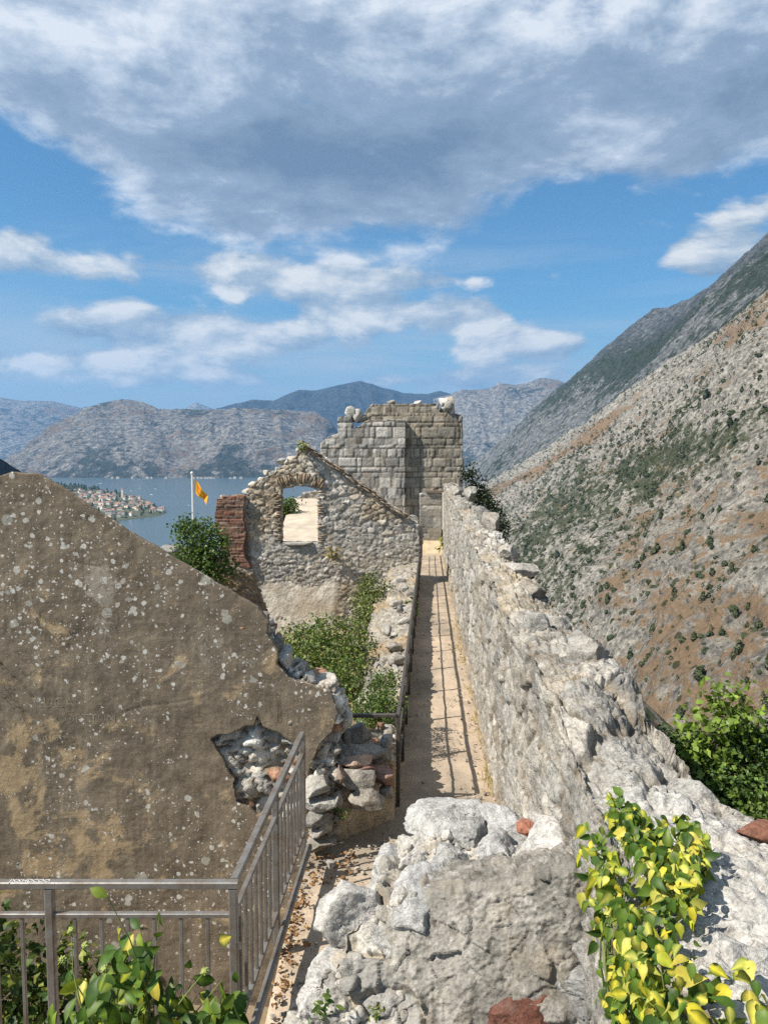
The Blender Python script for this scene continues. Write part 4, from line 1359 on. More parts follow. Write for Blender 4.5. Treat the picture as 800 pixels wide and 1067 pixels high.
def gable_fn(p_, n_):
    q = P(340, 590, GY)
    d1, c1, e1, _ = rubble(p_, (.30, .4, .19), .035, 1201, 1, .3, .14, (.2, .175, .14), GREYS)
    d2, c2, e2, _ = rubble(p_, (.19, .2, .12), .028, 1211, 1, .35, .14, (.3, .27, .22), GREYS)
    px = CX + p_[:, 0] / GY * FPX
    py = 470 - p_[:, 2] / GY * FPX
    t = sst(545, 580, py + 14 * fbm(p_ * .8, 3, 2))
    d = d1 * (1 - t) + d2 * t
    col = c1 * (1 - t)[:, None] + c2 * t[:, None]
    st_ = np.clip(fbm(p_ * .55, 4, 90) * 2.2 + .1, 0, .7)
    col = lerp(col, col * np.array([1.0, .82, .6]) * .95, st_)
    # remains of plaster at the foot
    pl = sst(606, 616, py + 9 * fbm(p_ * 1.3, 4, 12)) * sst(268, 280, px + 10 * fbm(p_, 3, 4)) * sst(356, 346, px + 8 * fbm(p_, 3, 7)) * sst(-.25, .0, .35 + fbm(p_ * 2.2, 4, 33))
    d = d * (1 - pl) + (.03 + .01 * fbm(p_ * 6, 3, 1)) * pl
    pc = np.array([.62, .57, .48]) * (1 + .3 * fbm(p_ * 2.2, 4, 15))[:, None]
    pc = lerp(pc, np.tile((.40, .30, .19), (len(p_), 1)), np.clip(fbm(p_ * 1.1, 3, 18) * 1.5, 0, .4))
    col = lerp(col, pc, pl)
    # left end: thin bricks and stained masonry below the brick pier
    br = sst(262, 252, px + 6 * fbm(p_ * 1.2, 3, 9)) * sst(545, 560, py)
    db, cb = ashlar(p_[:, 0], p_[:, 2], .075, .26, .02, 44, p_, (.2, .16, .12), BUFF * .75, .02)
    d = d * (1 - br) + (db - .08) * br
    col = lerp(col, cb, br)
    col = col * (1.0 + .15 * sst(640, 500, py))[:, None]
    return d, col


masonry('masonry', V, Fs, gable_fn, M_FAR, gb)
# red brick pier at the left end
pier = roughen(px2([(224, 548), (225, 520), (232, 520), (232, 517), (246, 517), (247, 515.5), (255, 516), (254, 540), (257, 556), (254, 572), (256, 582), (262, 592), (250, 590), (240, 582), (238, 574), (228, 572), (229, 560), (225, 558)], GY - .22), .1, .06, 71)
V, Fs, VV = panel(pier, [], .03, .5, 8, (0, GY - .22, 0), UX, UZ, UY)
masonry('brick_pier', V, Fs, lambda p_, n_: ashlar(p_[:, 0] + p_[:, 1], p_[:, 2], .085, .27, .03, 9, p_, (.25, .17, .12), REDS, .022), M_BRICK, gb)
# brick arch over the window and brick jambs


def bricks(items, pal, seed, jitter=.15):
    Vs, Fss, Cs = [], [], []
    n = 0
    rg = np.random.default_rng(seed)
    for (c_, sx, sy, sz, ang) in items:
        Vb, Fb = rock((sx, sy, sz), int(rg.integers(1e6)), 2, 3, .03, .96)
        Vb = Vb @ rotm(0, ang, 0).T + np.asarray(c_)
        t = pal[rg.integers(len(pal))] * rg.uniform(.75, 1.2)
        Vs.append(Vb)
        Fss.append(Fb + n)
        Cs.append(np.tile(t, (len(Vb), 1)))
        n += len(Vb)
    return np.concatenate(Vs), np.concatenate(Fss), np.concatenate(Cs)


wl, wr = P(292.5, 540, GY), P(331.5, 540, GY)
wx = (wl[0] + wr[0]) / 2
wz = float(P(312, 513, GY)[2])
items = []
rad = 1.35
for k in range(21):
    a = -.56 + 1.12 * k / 20
    cz = wz - rad + .32
    items.append(((wx + (rad + .17) * math.sin(a), GY + .15, cz + (rad + .17) * math.cos(a)), .085 + .03 * math.sin(k * 5.3), .42, .4 + .1 * math.sin(k * 3.7), a + .05 * math.sin(k * 9)))
Vb, Fb, Cb = bricks(items, BUFF, 5)
mk('brick_arch', Vb, Fb, M_BRICK, gb, Cb)
for sx, xw, pal in ((-1, wl[0], BUFF * .95), (1, wr[0], BUFF * 1.15)):
    items = []
    z_ = float(P(300, 566, GY)[2]) + .04
    k = 0
    while z_ < wz + .05:
        L = .32 if k % 2 else .2
        items.append(((xw + sx * (L / 2 - .03), GY + .22 + .02 * math.sin(k * 7), z_), L + .05 * math.sin(k * 4.4), .5, .08, .03 * math.sin(k * 6)))
        z_ += .081
        k += 1
    Vb, Fb, Cb = bricks(items, pal, 6 + sx)
    mk('brick_jamb', Vb, Fb, M_BRICK, gb, Cb)
V, Fc = rock((1.3, .5, .12), 66, 4, 10, .03, .9)
mk('window_sill', V + np.array([wx, GY + .12, float(P(300, 567, GY)[2])]), Fc, M_WALLTOP, gb, np.tile((.42, .40, .36), (len(V), 1)))
# the sloping roof scar
M_WOOD = plain_mat('grey_timber', (.16, .13, .1), .9, .4, 12, .4)
items = []
a0, a1 = P(313, 463, GY - .1), P(425, 541, GY - .1)
ang = -math.atan2(a1[2] - a0[2], a1[0] - a0[0])
for k in range(30):
    f = (k + .5) / 30
    c_ = a0 + (a1 - a0) * f + np.array([0, .02 * math.sin(k * 3), .035 * math.sin(k * 7)])
    items.append((c_ + np.array([0, .18, 0]), .3 + .12 * math.sin(k * 5), .5, .07, ang + .06 * math.sin(k * 2.3)))
    items.append((c_ + np.array([.02, .24, .075]), .34 + .1 * math.sin(k * 3.3), .42, .06, ang + .05 * math.sin(k * 4.1)))
Vb, Fb, Cb = bricks(items, np.array([[.30, .22, .15], [.36, .29, .21], [.24, .19, .14], [.40, .36, .30]]), 17)
mk('roof_scar', Vb, Fb, M_BRICK, gb, Cb)
# loose heads of stone along the left slope of the gable
for k in range(11):
    f = k / 10
    q = P(256 + 54 * f, 512 - 40 * f - 3 * math.sin(k * 2), GY)
    V, Fc = rock((.36 + .1 * math.sin(k * 3), .5, .24), 1300 + k, 3, 12, .07, .6)
    mk('coping_stone', V + q + np.array([0, .28, 0]), Fc, M_FAR, gb, np.tile(GREYS[k % 5] * 1.15, (len(V), 1)))
# side wall running back to the left from the pier, seen edge on, with the bush on it
yw = thing('yard_wall', 'low remains of a stone wall with a terracotta tile beside the bush, left of the brick pier', 'ruined wall', (-5.2, 22, -6.5))
outl = roughen(px2([(168, 640), (172, 578), (180, 569), (190, 571), (200, 576), (226, 584), (262, 600), (285, 660), (285, 720), (168, 720)], 22), .14, .05, 29)
V, Fs, VV = panel(outl, [], .04, .5, 6, (0, 22, 0), UX, UZ, UY)


def yard_fn(p_, n_):
    d, c_, e, _ = rubble(p_, (.24, .3, .1), .04, 1401, 1, .3, .2, (.2, .16, .12), BUFF * .7)
    return d, c_


masonry('masonry', V, Fs, yard_fn, M_FAR, yw)
stone_at('coping_stone', 168, 568, 191, 582, 21.9, .5, 1402, M_WALLTOP, yw, PALE, 1.1)
stone_at('coping_stone', 190, 572, 206, 584, 21.9, .5, 1404, M_FAR, yw, PALE, .8)
stone_at('roof_tile', 181, 580, 194, 589, 21.7, .3, 1403, M_BRICK, yw, REDS, 1.5, (0, .4, 0), .8)

# ------------------------------------------------------------------ the tower at the end of the walkway
tw = thing('stone_tower', 'ruined tower of squared grey blocks with broken top at the walkway far end', 'tower', (1.5, 40, -5.0))
TY = 39.1
outl = roughen(px2([(334, 560), (334, 462), (342, 455), (352, 452), (352, 434), (366, 433), (367, 446), (374, 444), (380, 440), (386, 437), (422, 437), (422, 590), (334, 590)], TY), .22, .05, 41)
V, Fs, VV = panel(outl, [], .055, 1.9, 12, (0, TY, 0), UX, UZ, UY)


def tower_fn(p_, n_):
    side = np.abs(n_[:, 0]) > .7
    u = np.where(side, p_[:, 1], p_[:, 0])
    d, c_ = ashlar(u, p_[:, 2], .36, .34, .04, 55, p_, (.15, .135, .11), GREYS * 1.08, .05)
    d2, c2 = ashlar(u, p_[:, 2], .22, .22, .03, 56, p_, (.16, .145, .12), GREYS * 1.08, .035)
    t = sst(435, 428, 470 - p_[:, 2] / 40 * FPX) * (p_[:, 1] > 39.4)
    return d * (1 - t) + d2 * t, c_ * (1 - t)[:, None] + c2 * t[:, None]


masonry('front_block', V, Fs, tower_fn, M_FAR, tw)
TB = 39.5
outl = roughen(px2([(378, 560), (378, 436), (383, 425), (388, 421), (420, 420), (456, 420), (458, 430), (472, 430), (482, 434), (482.5, 505), (482.5, 560), (462, 580), (462, 546), (436, 546), (436, 580), (378, 580)], TB), .22, .05, 43)
V, Fs, VV = panel(outl, [], .055, 1.6, 10, (0, TB, 0), UX, UZ, UY)
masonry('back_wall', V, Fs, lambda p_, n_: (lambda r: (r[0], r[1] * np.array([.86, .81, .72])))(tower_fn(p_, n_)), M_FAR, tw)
# pale dressed foot wall and the jamb by the walkway's end
outl = px2([(437, 580), (437, 514), (460, 513), (460, 580)], TB - .25)
V, Fs, VV = panel(outl, [], .05, .24, 3, (0, TB - .25, 0), UX, UZ, UY)
masonry('foot_wall', V, Fs, lambda p_, n_: ashlar(p_[:, 0], p_[:, 2], .38, .62, .03, 57, p_, (.25, .22, .17), PALE * .9, .03), M_FAR, tw)
bar('jamb', P(463.5, 550, TB - .4), P(463.5, 513, TB - .4), .28, .3, plain_mat('pale_jamb', (.42, .39, .33), .9, .3, 5), tw, (0, 1, 0))
bar('lintel', P(444, 512.5, TB - .3), P(461, 512.5, TB - .3), .16, .14, M_WOOD, tw)
for q, (a, b, c_, d_, Y, tn) in enumerate(((360, 424, 372, 437, TY + .3, 1.2), (367, 427, 378, 440, TY + .35, 1.0), (371, 431, 379, 442, TY + .5, .8),
                                           (458, 414, 467, 424, TB + .3, 1.1), (465, 413, 473, 423, TB + .35, 1.0), (459, 421, 468, 432, TB + .3, .9), (466, 421, 474, 433, TB + .25, 1.1), (462, 417, 470, 428, TB + .1, 1.0), (430, 417, 440, 422, TB + .4, .9), (404, 417, 412, 422, TB + .4, 1.0))):
    stone_at('top_stone', a, b, c_, d_, Y, .7, 1500 + q, M_FAR, tw, GREYS, tn * 1.1, (0, .3 * math.sin(q * 3), .4), .5, .08, 3)
# rubble where the block meets the gable
pile = thing('rubble_pile', 'dark heap of fallen rubble in the corner between window gable and tower', 'rubble', P(430, 575, 28.6))
k = 0
for (px, py, sz) in ((424, 548, .55), (430, 542, .5), (434, 553, .55), (427, 560, .6), (433, 566, .55), (424, 570, .6), (431, 577, .5), (436, 560, .4), (420, 556, .5), (434, 584, .45), (426, 583, .5)):
    V, Fc = rock((sz, sz * .9, sz * .75), 1600 + k, 3, 12, .08, .5)
    mk('rubble_stone', V + P(px, py, 27.9 + .25 * (k % 3)), Fc, M_FAR, pile, np.tile(GREYS[k % 5] * (.9 if py < 570 else 1.2), (len(V), 1)))
    k += 1
# sunlit terrace beyond the window
q0, q1, q2, q3 = P(284, 574, 30), P(345, 574, 30), P(352, 517, 46), P(305, 519, 46)
n = 40
V = []
for i in range(n):
    for j in range(n):
        u, v_ = i / (n - 1), j / (n - 1)
        V.append((q0 * (1 - u) + q1 * u) * (1 - v_) + (q3 * (1 - u) + q2 * u) * v_)
V = np.array(V)
V[:, 2] += .06 * fbm(V * .8, 3, 5)
cc = np.array([.50, .43, .34]) * (1 + .2 * fbm(V * .7, 4, 5))[:, None]
tag(mk('terrace', V, gridquads(n, n), M_EARTH, None, cc), kind='structure')
tp = thing('terrace_parapet', 'pale stone parapet edging the sunlit terrace, seen through the gable window', 'wall', P(318, 522, 45.6))
outl = roughen(px2([(306, 526), (308, 521), (311, 518), (317, 514), (325, 512), (352, 511), (352, 526)], 45.6), .2, .05, 47)
V, Fs, VV = panel(outl, [], .07, .6, 4, (0, 45.6, 0), UX, UZ, UY)
masonry('masonry', V, Fs, lambda p_, n_: rubble(p_, (.35, .4, .28), .06, 1700, 1, .3, .2, (.36, .31, .24), PALE), M_FAR, tp)

# ------------------------------------------------------------------ flag
fg = thing('flagpole', 'slim white flagpole flying an orange and yellow flag against the bay', 'flagpole', P(202, 560, 44))
M_WHITE = plain_mat('white_paint', (.75, .75, .73), .5, .1, 5)
p0, p1 = P(202.3, 600, 44), P(202.3, 494, 44)
bar('pole', (p0[0], 44, p0[2]), (p0[0], 44, p1[2]), .085, .085, M_WHITE, fg, (0, 1, 0))
V, Fc = ico(2)
mk('finial', V * .09 + np.array([p0[0], 44, p1[2] + .06]), Fc, M_WHITE, fg)
nu, nv_ = 26, 18
V, cc = [], []
A, B = P(203, 500, 44), P(203, 526, 44)
for i in range(nu):
    for j in range(nv_):
        u, v_ = i / (nu - 1), j / (nv_ - 1)
        L = .74
        V.append((A[0] + L * u * (1 - .1 * v_), 44 + .09 * math.sin(u * 9 + v_ * 2) * (u + .2), A[2] - .72 * v_ - .95 * u ** 1.1 + .05 * math.sin(u * 7 + v_ * 3) + (.25 * v_ * u)))
        bd = min(u, v_, 1 - u, 1 - v_) < .2
        em = ((u - .5) / .2) ** 2 + ((v_ - .5) / .26) ** 2 < 1
        cc.append((.85, .42, .03) if (bd or em) else (.78, .13, .03))
M_FLAG = leaf_mat('flag_cloth', .8, .35, .08)
mk('flag', V, gridquads(nu, nv_), M_FLAG, fg, np.array(cc))

# ------------------------------------------------------------------ plants


def leaves(pos, nrm, tip, size, cA, cB, wide=.55, fold=.25, curl=.25, st=3, heart=False):
    """leaves with a midrib fold and a drooping tip; cA at the rib, cB at the rim"""
    n = len(pos)
    nrm = nrm / np.linalg.norm(nrm, axis=1)[:, None]
    tip = tip - nrm * (tip * nrm).sum(1)[:, None]
    tip = tip / (np.linalg.norm(tip, axis=1)[:, None] + 1e-9)
    sd = np.cross(nrm, tip)
    ts = np.linspace(0, 1, st + 2)
    if heart:
        wv = np.interp(ts, [0, .1, .28, .5, .75, .9, 1], [.3, .78, 1, .86, .42, .15, 0])
    else:
        wv = np.sin(np.clip(ts, 0, 1) * math.pi) ** .8
        wv[0] = .1
    V, Cc = [], []
    for t, w_ in zip(ts, wv):
        mid = pos + tip * (size * t)[:, None] - nrm * (size * curl * t * t)[:, None]
        back = -.05 if (heart and t == 0) else 0
        for s_ in (-1, 0, 1):
            V.append(mid + sd * (s_ * wide * size * w_)[:, None] + nrm * (abs(s_) * fold * size * w_ * wide)[:, None] + tip * (size * back * abs(s_))[:, None])
            Cc.append(cA if s_ == 0 else cB)
    k = len(V)
    V = np.stack(V, 1).reshape(-1, 3)
    Cc = np.stack(Cc, 1).reshape(-1, 3)
    f = []
    for r_ in range(len(ts) - 1):
        for s_ in (0, 1):
            a = r_ * 3 + s_
            f.append([a, a + 1, a + 4, a + 3])
    f = np.array(f)
    Fs = (np.arange(n)[:, None, None] * k + f[None]).reshape(-1, 4)
    return V, Fs, Cc


def rdir(n, rg, bias=(0, 0, 0), spread=1.0):
    v = rg.normal(size=(n, 3)) * spread + np.array(bias)
    return v / np.linalg.norm(v, axis=1)[:, None]


def twigs(name, base, tips, r0, m, parent, rg, seg=5):
    Vs, Fss = [], []
    n = 0
    for t in tips:
        pts = []
        b = np.asarray(base, float)
        mid_ = (b + t) / 2 + rg.normal(size=3) * np.linalg.norm(t - b) * .1
        for k in range(seg + 1):
            f = k / seg
            pts.append(b * (1 - f) ** 2 + mid_ * 2 * f * (1 - f) + t * f * f)
        for k in range(seg + 1):
            d = pts[min(k + 1, seg)] - pts[max(k - 1, 0)]
            d /= np.linalg.norm(d) + 1e-9
            s = np.cross(d, (.3, .9, .2))
            s /= np.linalg.norm(s) + 1e-9
            u = np.cross(s, d)
            r = r0 * (1 - .8 * k / seg)
            for a in range(5):
                an = a * 2 * math.pi / 5
                Vs.append(pts[k] + (s * math.cos(an) + u * math.sin(an)) * r)
        for k in range(seg):
            for a in range(5):
                Fss.append([n + k * 5 + a, n + k * 5 + (a + 1) % 5, n + (k + 1) * 5 + (a + 1) % 5, n + (k + 1) * 5 + a])
        n += 5 * (seg + 1)
    return mk(name, np.array(Vs), np.array(Fss), m, parent)


M_LEAF = leaf_mat('green_leaf', .42, .3)
M_IVY = leaf_mat('ivy_leaf', .48, .25, .25)
M_BARK = plain_mat('bark', (.13, .10, .075), .95, .4, 25, .6)
M_STEM = plain_mat('green_stem', (.16, .2, .06), .7, .3, 25, .2)


def shrub(name, label, cat, base, blobs, n, size, pal, seed, group=None, up=.5, tex=M_LEAF, st=1, tone=(.55, 1.35), wide=.42):
    """leaf clusters spread through a few uneven lumps, on bent limbs"""
    rg = np.random.default_rng(seed)
    t = thing(name, label, cat, base, group)
    B = np.array([b[:3] for b in blobs], float)
    Rr = np.array([b[3] for b in blobs], float)
    wgt = Rr ** 2 / (Rr ** 2).sum()
    nc = max(20, n // 14)
    ci = rg.choice(len(blobs), nc, p=wgt)
    dirs = rdir(nc, rg, (0, 0, .15))
    rr = Rr[ci] * (rg.uniform(.2, 1, nc) ** .45) * (1 + .25 * fbm(dirs * 2.5 + ci[:, None] * 3, 2, seed))
    cc_ = B[ci] + dirs * rr[:, None] * np.array([1, 1, .85])
    li = np.repeat(np.arange(nc), 14)
    sz = size * rg.uniform(.6, 1.25, len(li))
    pos = cc_[li] + rg.normal(size=(len(li), 3)) * size * 1.3
    nr_ = rdir(len(li), rg, (0, 0, 0), .6) + dirs[li] * .5 + np.array([0, 0, up])
    tp_ = rdir(len(li), rg) + dirs[li] * .8 + np.array([0, 0, -.2])
    ct = rg.uniform(*tone, nc)
    pal = np.array(pal)
    c1 = pal[rg.integers(len(pal), size=len(li))] * (ct[li] * rg.uniform(.8, 1.2, len(li)))[:, None]
    V, Fs, Cc = leaves(pos, nr_, tp_, sz, c1, c1 * .9, wide, .2, .2, st)
    mk('foliage', V, Fs, tex, t, Cc, smooth=False)
    twigs('limbs', base, cc_[::max(1, nc // 22)], .018 * (Rr.max() / .6), M_BARK, t, rg)
    return t


GREEN = [(.07, .125, .025), (.10, .16, .032), (.055, .10, .028), (.14, .2, .04)]
OLIVE = [(.12, .155, .04), (.16, .195, .05), (.09, .125, .04), (.2, .21, .065)]


def bl(px, py, Y, r):
    q = P(px, py, Y)
    return (q[0], q[1], q[2], r)


shrub('bush', 'rounded dark green bush growing from the wall beside the red brick pier', 'bush', P(212, 610, 21), [bl(208, 560, 21, .62), bl(224, 572, 21, .55), bl(198, 580, 20.8, .5), bl(214, 592, 20.8, .6), bl(196, 552, 21.2, .36), bl(230, 592, 21, .4), bl(205, 604, 20.8, .5)], 5200, .085, GREEN, 3)
shrub('bush', 'wide olive green bush filling the floor of the roofless house below the window gable', 'bush', P(345, 735, 14), [bl(338, 680, 14.5, .6), bl(312, 672, 15, .5), bl(360, 690, 14, .55), bl(330, 705, 13.5, .55), bl(366, 715, 13, .5), bl(345, 655, 15.2, .4), bl(372, 668, 15, .36), bl(305, 690, 14, .35), bl(350, 728, 12.5, .5), bl(322, 725, 13, .45)], 10500, .062, OLIVE + GREEN[:2], 5)
shrub('bush', 'small pale green bush climbing the low wall under the right end of the window gable', 'bush', P(390, 665, 21), [bl(390, 612, 22, .45), bl(384, 630, 21.5, .5), bl(394, 640, 21, .4), bl(380, 648, 20, .4)], 3000, .075, OLIVE, 7)
shrub('bush', 'low dark bush sprawling over the retaining wall beside the railing corner post', 'bush', P(398, 750, 10), [bl(395, 722, 10.4, .24), bl(405, 735, 10, .22), bl(384, 740, 10.2, .25), bl(402, 712, 10.8, .2), bl(390, 752, 9.8, .2)], 3600, .036, GREEN + OLIVE[:1], 9)
shrub('tree', 'broad leafy tree rising beyond the parapet at the right edge, young leaves on top', 'tree', (3.6, 7.6, -6.8), [bl(715, 800, 7.4, .42), bl(760, 798, 7.6, .5), bl(805, 800, 7.6, .5), bl(740, 840, 7.0, .5), bl(795, 850, 7.0, .55), bl(692, 806, 7.6, .32), bl(764, 755, 7.6, .14), bl(764, 775, 7.6, .2), bl(815, 780, 7.8, .3), bl(700, 840, 7.4, .45), bl(770, 880, 7, .5), bl(728, 786, 7.6, .2), bl(790, 784, 7.6, .22)], 22000, .048, GREEN, 11, tone=(.45, 1.5))
shrub('tree_sprig', 'x', 'x', P(762, 760, 7.5), [bl(758, 740, 7.5, .2), bl(768, 733, 7.5, .16), bl(748, 748, 7.4, .16), bl(728, 775, 7.3, .2)], 500, .085, [(.16, .24, .04), (.2, .28, .05)], 13)
tr = [o_ for o_ in bpy.data.objects if o_.name == 'tree'][0]
sp_ = bpy.data.objects['tree_sprig']
for ch in list(sp_.children):
    if ch.name.startswith('foliage'):
        ch.name = 'young_leaves'
    else:
        ch.name = 'twigs'
    ch.location = Vector(ch.location) + sp_.location - tr.location
    ch.parent = tr
bpy.data.objects.remove(sp_)
shrub('tree', 'dark slender evergreen standing behind the parapet beside the tower', 'tree', (4.6, 36.5, -7.5), [bl(491, 500, 36.5, .45), bl(495, 515, 36.5, .6), bl(502, 525, 36, .7), bl(508, 540, 35.5, .7), bl(500, 548, 35, .9), bl(514, 552, 33, .6), bl(489, 490, 36.5, .25)], 4200, .13, [(.02, .032, .016), (.028, .042, .02), (.04, .052, .02)], 15)
shrub('bush', 'dark bush on the terrace seen in the left corner of the gable window', 'bush', P(296, 548, 40), [bl(296, 530, 40, .45), bl(303, 528, 40, .38), bl(290, 538, 39.5, .5)], 1500, .12, GREEN, 17)
shrub('bush', 'shaded bush with yellowish leaves in the sunken yard behind the left end of the railing', 'bush', (-3.0, 6.1, -5.6), [(-3.2, 6.3, -4.45, .36), (-2.75, 6.35, -4.75, .4), (-3.3, 6.0, -5.0, .55), (-2.8, 6.0, -5.3, .5), (-3.75, 6.5, -4.1, .4), (-2.5, 6.5, -5.3, .4)], 4200, .085, [(.04, .075, .018), (.07, .11, .02), (.2, .22, .04)], 19, tex=M_IVY)

# variegated ivy over the parapet's edge


def on_wall(px, py):
    x = (px - CX) / FPX
    y = -(py - CY) / FPX
    d = np.array([x, cT + y * sT, -sT + y * cT])
    zt = -1.66
    q = d * (zt / d[2])
    if q[0] > xr(q[1]) - .02:
        return q, np.array([0, -.1, 1.0])
    k = d[0] / d[1]
    Yq = (1.35 - 9 * .0565 - .02) / (k - .0565)
    return d * (Yq / d[1]), np.array([-1.0, -.2, .3])


YEL = np.array([(.58, .50, .04), (.64, .54, .09), (.42, .44, .04), (.52, .50, .10)])
IVG = np.array([(.055, .11, .015), (.04, .08, .014), (.09, .15, .02), (.15, .2, .025)])


def ivy(name, label, pts, n, size, seed, yshare, parent_loc, off=.1, droop=(-.3, -.5, -.9), face=(-.45, -.6, .65), rad=14, stems=True):
    rg = np.random.default_rng(seed)
    t = thing(name, label, 'ivy', parent_loc)
    pos, nr_, cA, cB, sz = [], [], [], [], []
    pts = np.array(pts, float)
    for k in range(n):
        w_ = pts[:, 2] ** 1.4
        i = rg.choice(len(pts), p=w_ / w_.sum())
        a, r = rg.uniform(0, 6.283), pts[i, 2] * math.sqrt(rg.uniform(0, 1))
        q, nn_ = on_wall(pts[i, 0] + r * math.cos(a), pts[i, 1] + r * math.sin(a))
        pos.append(q + nn_ * rg.uniform(.0, off) + np.array([-.02, -.03, .02]))
        nr_.append(nn_ * .25)
        y_ = rg.uniform() < yshare
        ca = YEL[rg.integers(4)] * rg.uniform(.75, 1.1) if y_ else IVG[rg.integers(4)] * rg.uniform(.8, 1.2)
        cb = IVG[rg.integers(4)] * rg.uniform(.8, 1.5) if rg.uniform() < .6 else ca * .9
        cA.append(ca)
        cB.append(cb)
        sz.append(size * rg.uniform(.55, 1.2))
    pos = np.array(pos)
    V, Fs, Cc = leaves(pos, np.array(nr_) + rdir(n, rg, face, .6), rdir(n, rg, droop, .75), np.array(sz), np.array(cA), np.array(cB), .34, .35, .45, 7, True)
    mk('foliage', V, Fs, M_IVY, t, Cc)
    if stems:
        twigs('stems', pos[pos[:, 2].argmin()], pos[::max(1, n // 26)], .006, M_STEM, t, rg)
    return t


ivy('ivy', 'yellow and green variegated ivy hanging over the edge of the parapet in the right foreground',
    [(640, 852, 9), (655, 862, 14), (646, 880, 16), (672, 880, 24), (700, 895, 28), (722, 890, 16), (650, 905, 24), (725, 905, 14), (690, 925, 34), (655, 945, 30), (700, 950, 28), (644, 940, 14), (676, 975, 30), (690, 1000, 24), (672, 1020, 26), (690, 1050, 30), (668, 1050, 22), (720, 920, 16), (640, 862, 12), (705, 1030, 26)],
    1020, .056, 21, .46, (1.1, 3.1, -2.0), .12)
q = Pz(740, 1045, -1.6)
rg = np.random.default_rng(44)
for (nm, lab, cen, n_, sz_, ys, sp_x, sd) in (('ivy', 'large-leaved ivy sprays with yellow-blotched leaves at the bottom right corner', P(738, 1046, 2.22), 80, .075, .55, (.19, .12, .07), 51),
                                              ('ivy', 'glossy large green ivy climbing in front of the corner railing at bottom left', P(142, 1068, 2.75), 430, .09, .13, (.37, .24, .15), 61)):
    rg = np.random.default_rng(sd)
    t = thing(nm, lab, 'ivy', (cen[0], cen[1], cen[2] - .45))
    u = rg.uniform(-1, 1, (n_, 2))
    pos = cen + np.c_[u[:, 0] * sp_x[0], u[:, 1] * sp_x[1], rg.normal(size=n_) * sp_x[2] * .7]
    if sd == 61:
        pos[:, 2] += .16 * np.cos(u[:, 0] * 4.5 + .3) * (1 - .3 * np.abs(u[:, 0]))
    yv = rg.uniform(size=n_) < ys
    cA = np.where(yv[:, None], YEL[rg.integers(4, size=n_)], IVG[rg.integers(4, size=n_)] * 1.25)
    cB = np.where((rg.uniform(size=n_) < .75)[:, None], IVG[rg.integers(4, size=n_)] * .7, cA * .8)
    V, Fs, Cc = leaves(pos, rdir(n_, rg, (-.3, -.7, .75), .45), rdir(n_, rg, (0, -.6, -.7), .6), sz_ * rg.uniform(.55, 1.15, n_), cA, cB, .36 if sd == 51 else .27, .3, .4, 7, sd == 51)
    mk('foliage', V, Fs, M_IVY, t, Cc)
    twigs('stems', (cen[0], cen[1] + .05, cen[2] - .45), pos[::3], .007, M_STEM, t, rg)
    if sd == 61:      # flowering tips
        tips = np.array([P(75, 970, 2.75), P(90, 985, 2.75), P(66, 1000, 2.75), P(214, 1012, 2.75), P(110, 1010, 2.7)])
        M_BUD = plain_mat('ivy_buds', (.3, .34, .1), .7, .3, 60)
        for k, tq in enumerate(tips):
            Vb, Fb = ico(4)
            f1, f2, _ = worley(Vb * 2.6 + k * 7, 5)
            Vb = Vb * (.009 + .012 * (1 - np.clip(f1 * 1.5, 0, 1)))[:, None]
            mk('flower_cluster', Vb + tq, Fb, M_BUD, t)
        twigs('flower_stalks', (cen[0], cen[1] + .05, cen[2] - .2), tips, .006, M_STEM, t, rg)

# the earth bank in front of the railing that the ivy grows from
n = 60
V = []
for i in range(n):
    for j in range(n):
        x = -3.6 + 3.9 * i / (n - 1)
        y = -1 + 5.3 * j / (n - 1)
        V.append((x, y, -2.45 - .95 * max(0, (y - 2.2)) * (1 if x < -.9 else 1) ** 1 * .7))
V = np.array(V)
V[:, 2] += .05 * fbm(V * 2, 4, 3)
V = V[(np.ones(len(V), bool))]
cc = lerp((.2, .15, .1), (.3, .24, .17), np.clip(.5 + fbm(V * 3, 3, 4), 0, 1))
keep = V.reshape(n, n, 3)
tag(mk('earth_bank', keep[:44].reshape(-1, 3), gridquads(44, n), M_EARTH, None, cc.reshape(n, n, 3)[:44].reshape(-1, 3)), kind='structure')
# yard floor behind the railing and floor of the roofless house
for nm, x0, x1, y0, y1, z0 in (('yard_floor', -5, -.86, 4.3, 7.6, -5.7), ('house_floor', -6.5, 1.4, 7.9, 28, -6.4)):
    gxs, gys = np.linspace(x0, x1, 60), np.linspace(y0, y1, 90)
    G = np.stack(np.meshgrid(gxs, gys, indexing='ij'), -1).reshape(-1, 2)
    V = np.c_[G, np.full(len(G), z0)]
    V[:, 2] += .12 * fbm(V * 1.1, 4, 8)
    cc = lerp((.2, .15, .09), (.32, .26, .18), np.clip(.5 + fbm(V * 1.5, 3, 4), 0, 1))
    tag(mk(nm, V, gridquads(60, 90), M_EARTH, None, cc), kind='structure')

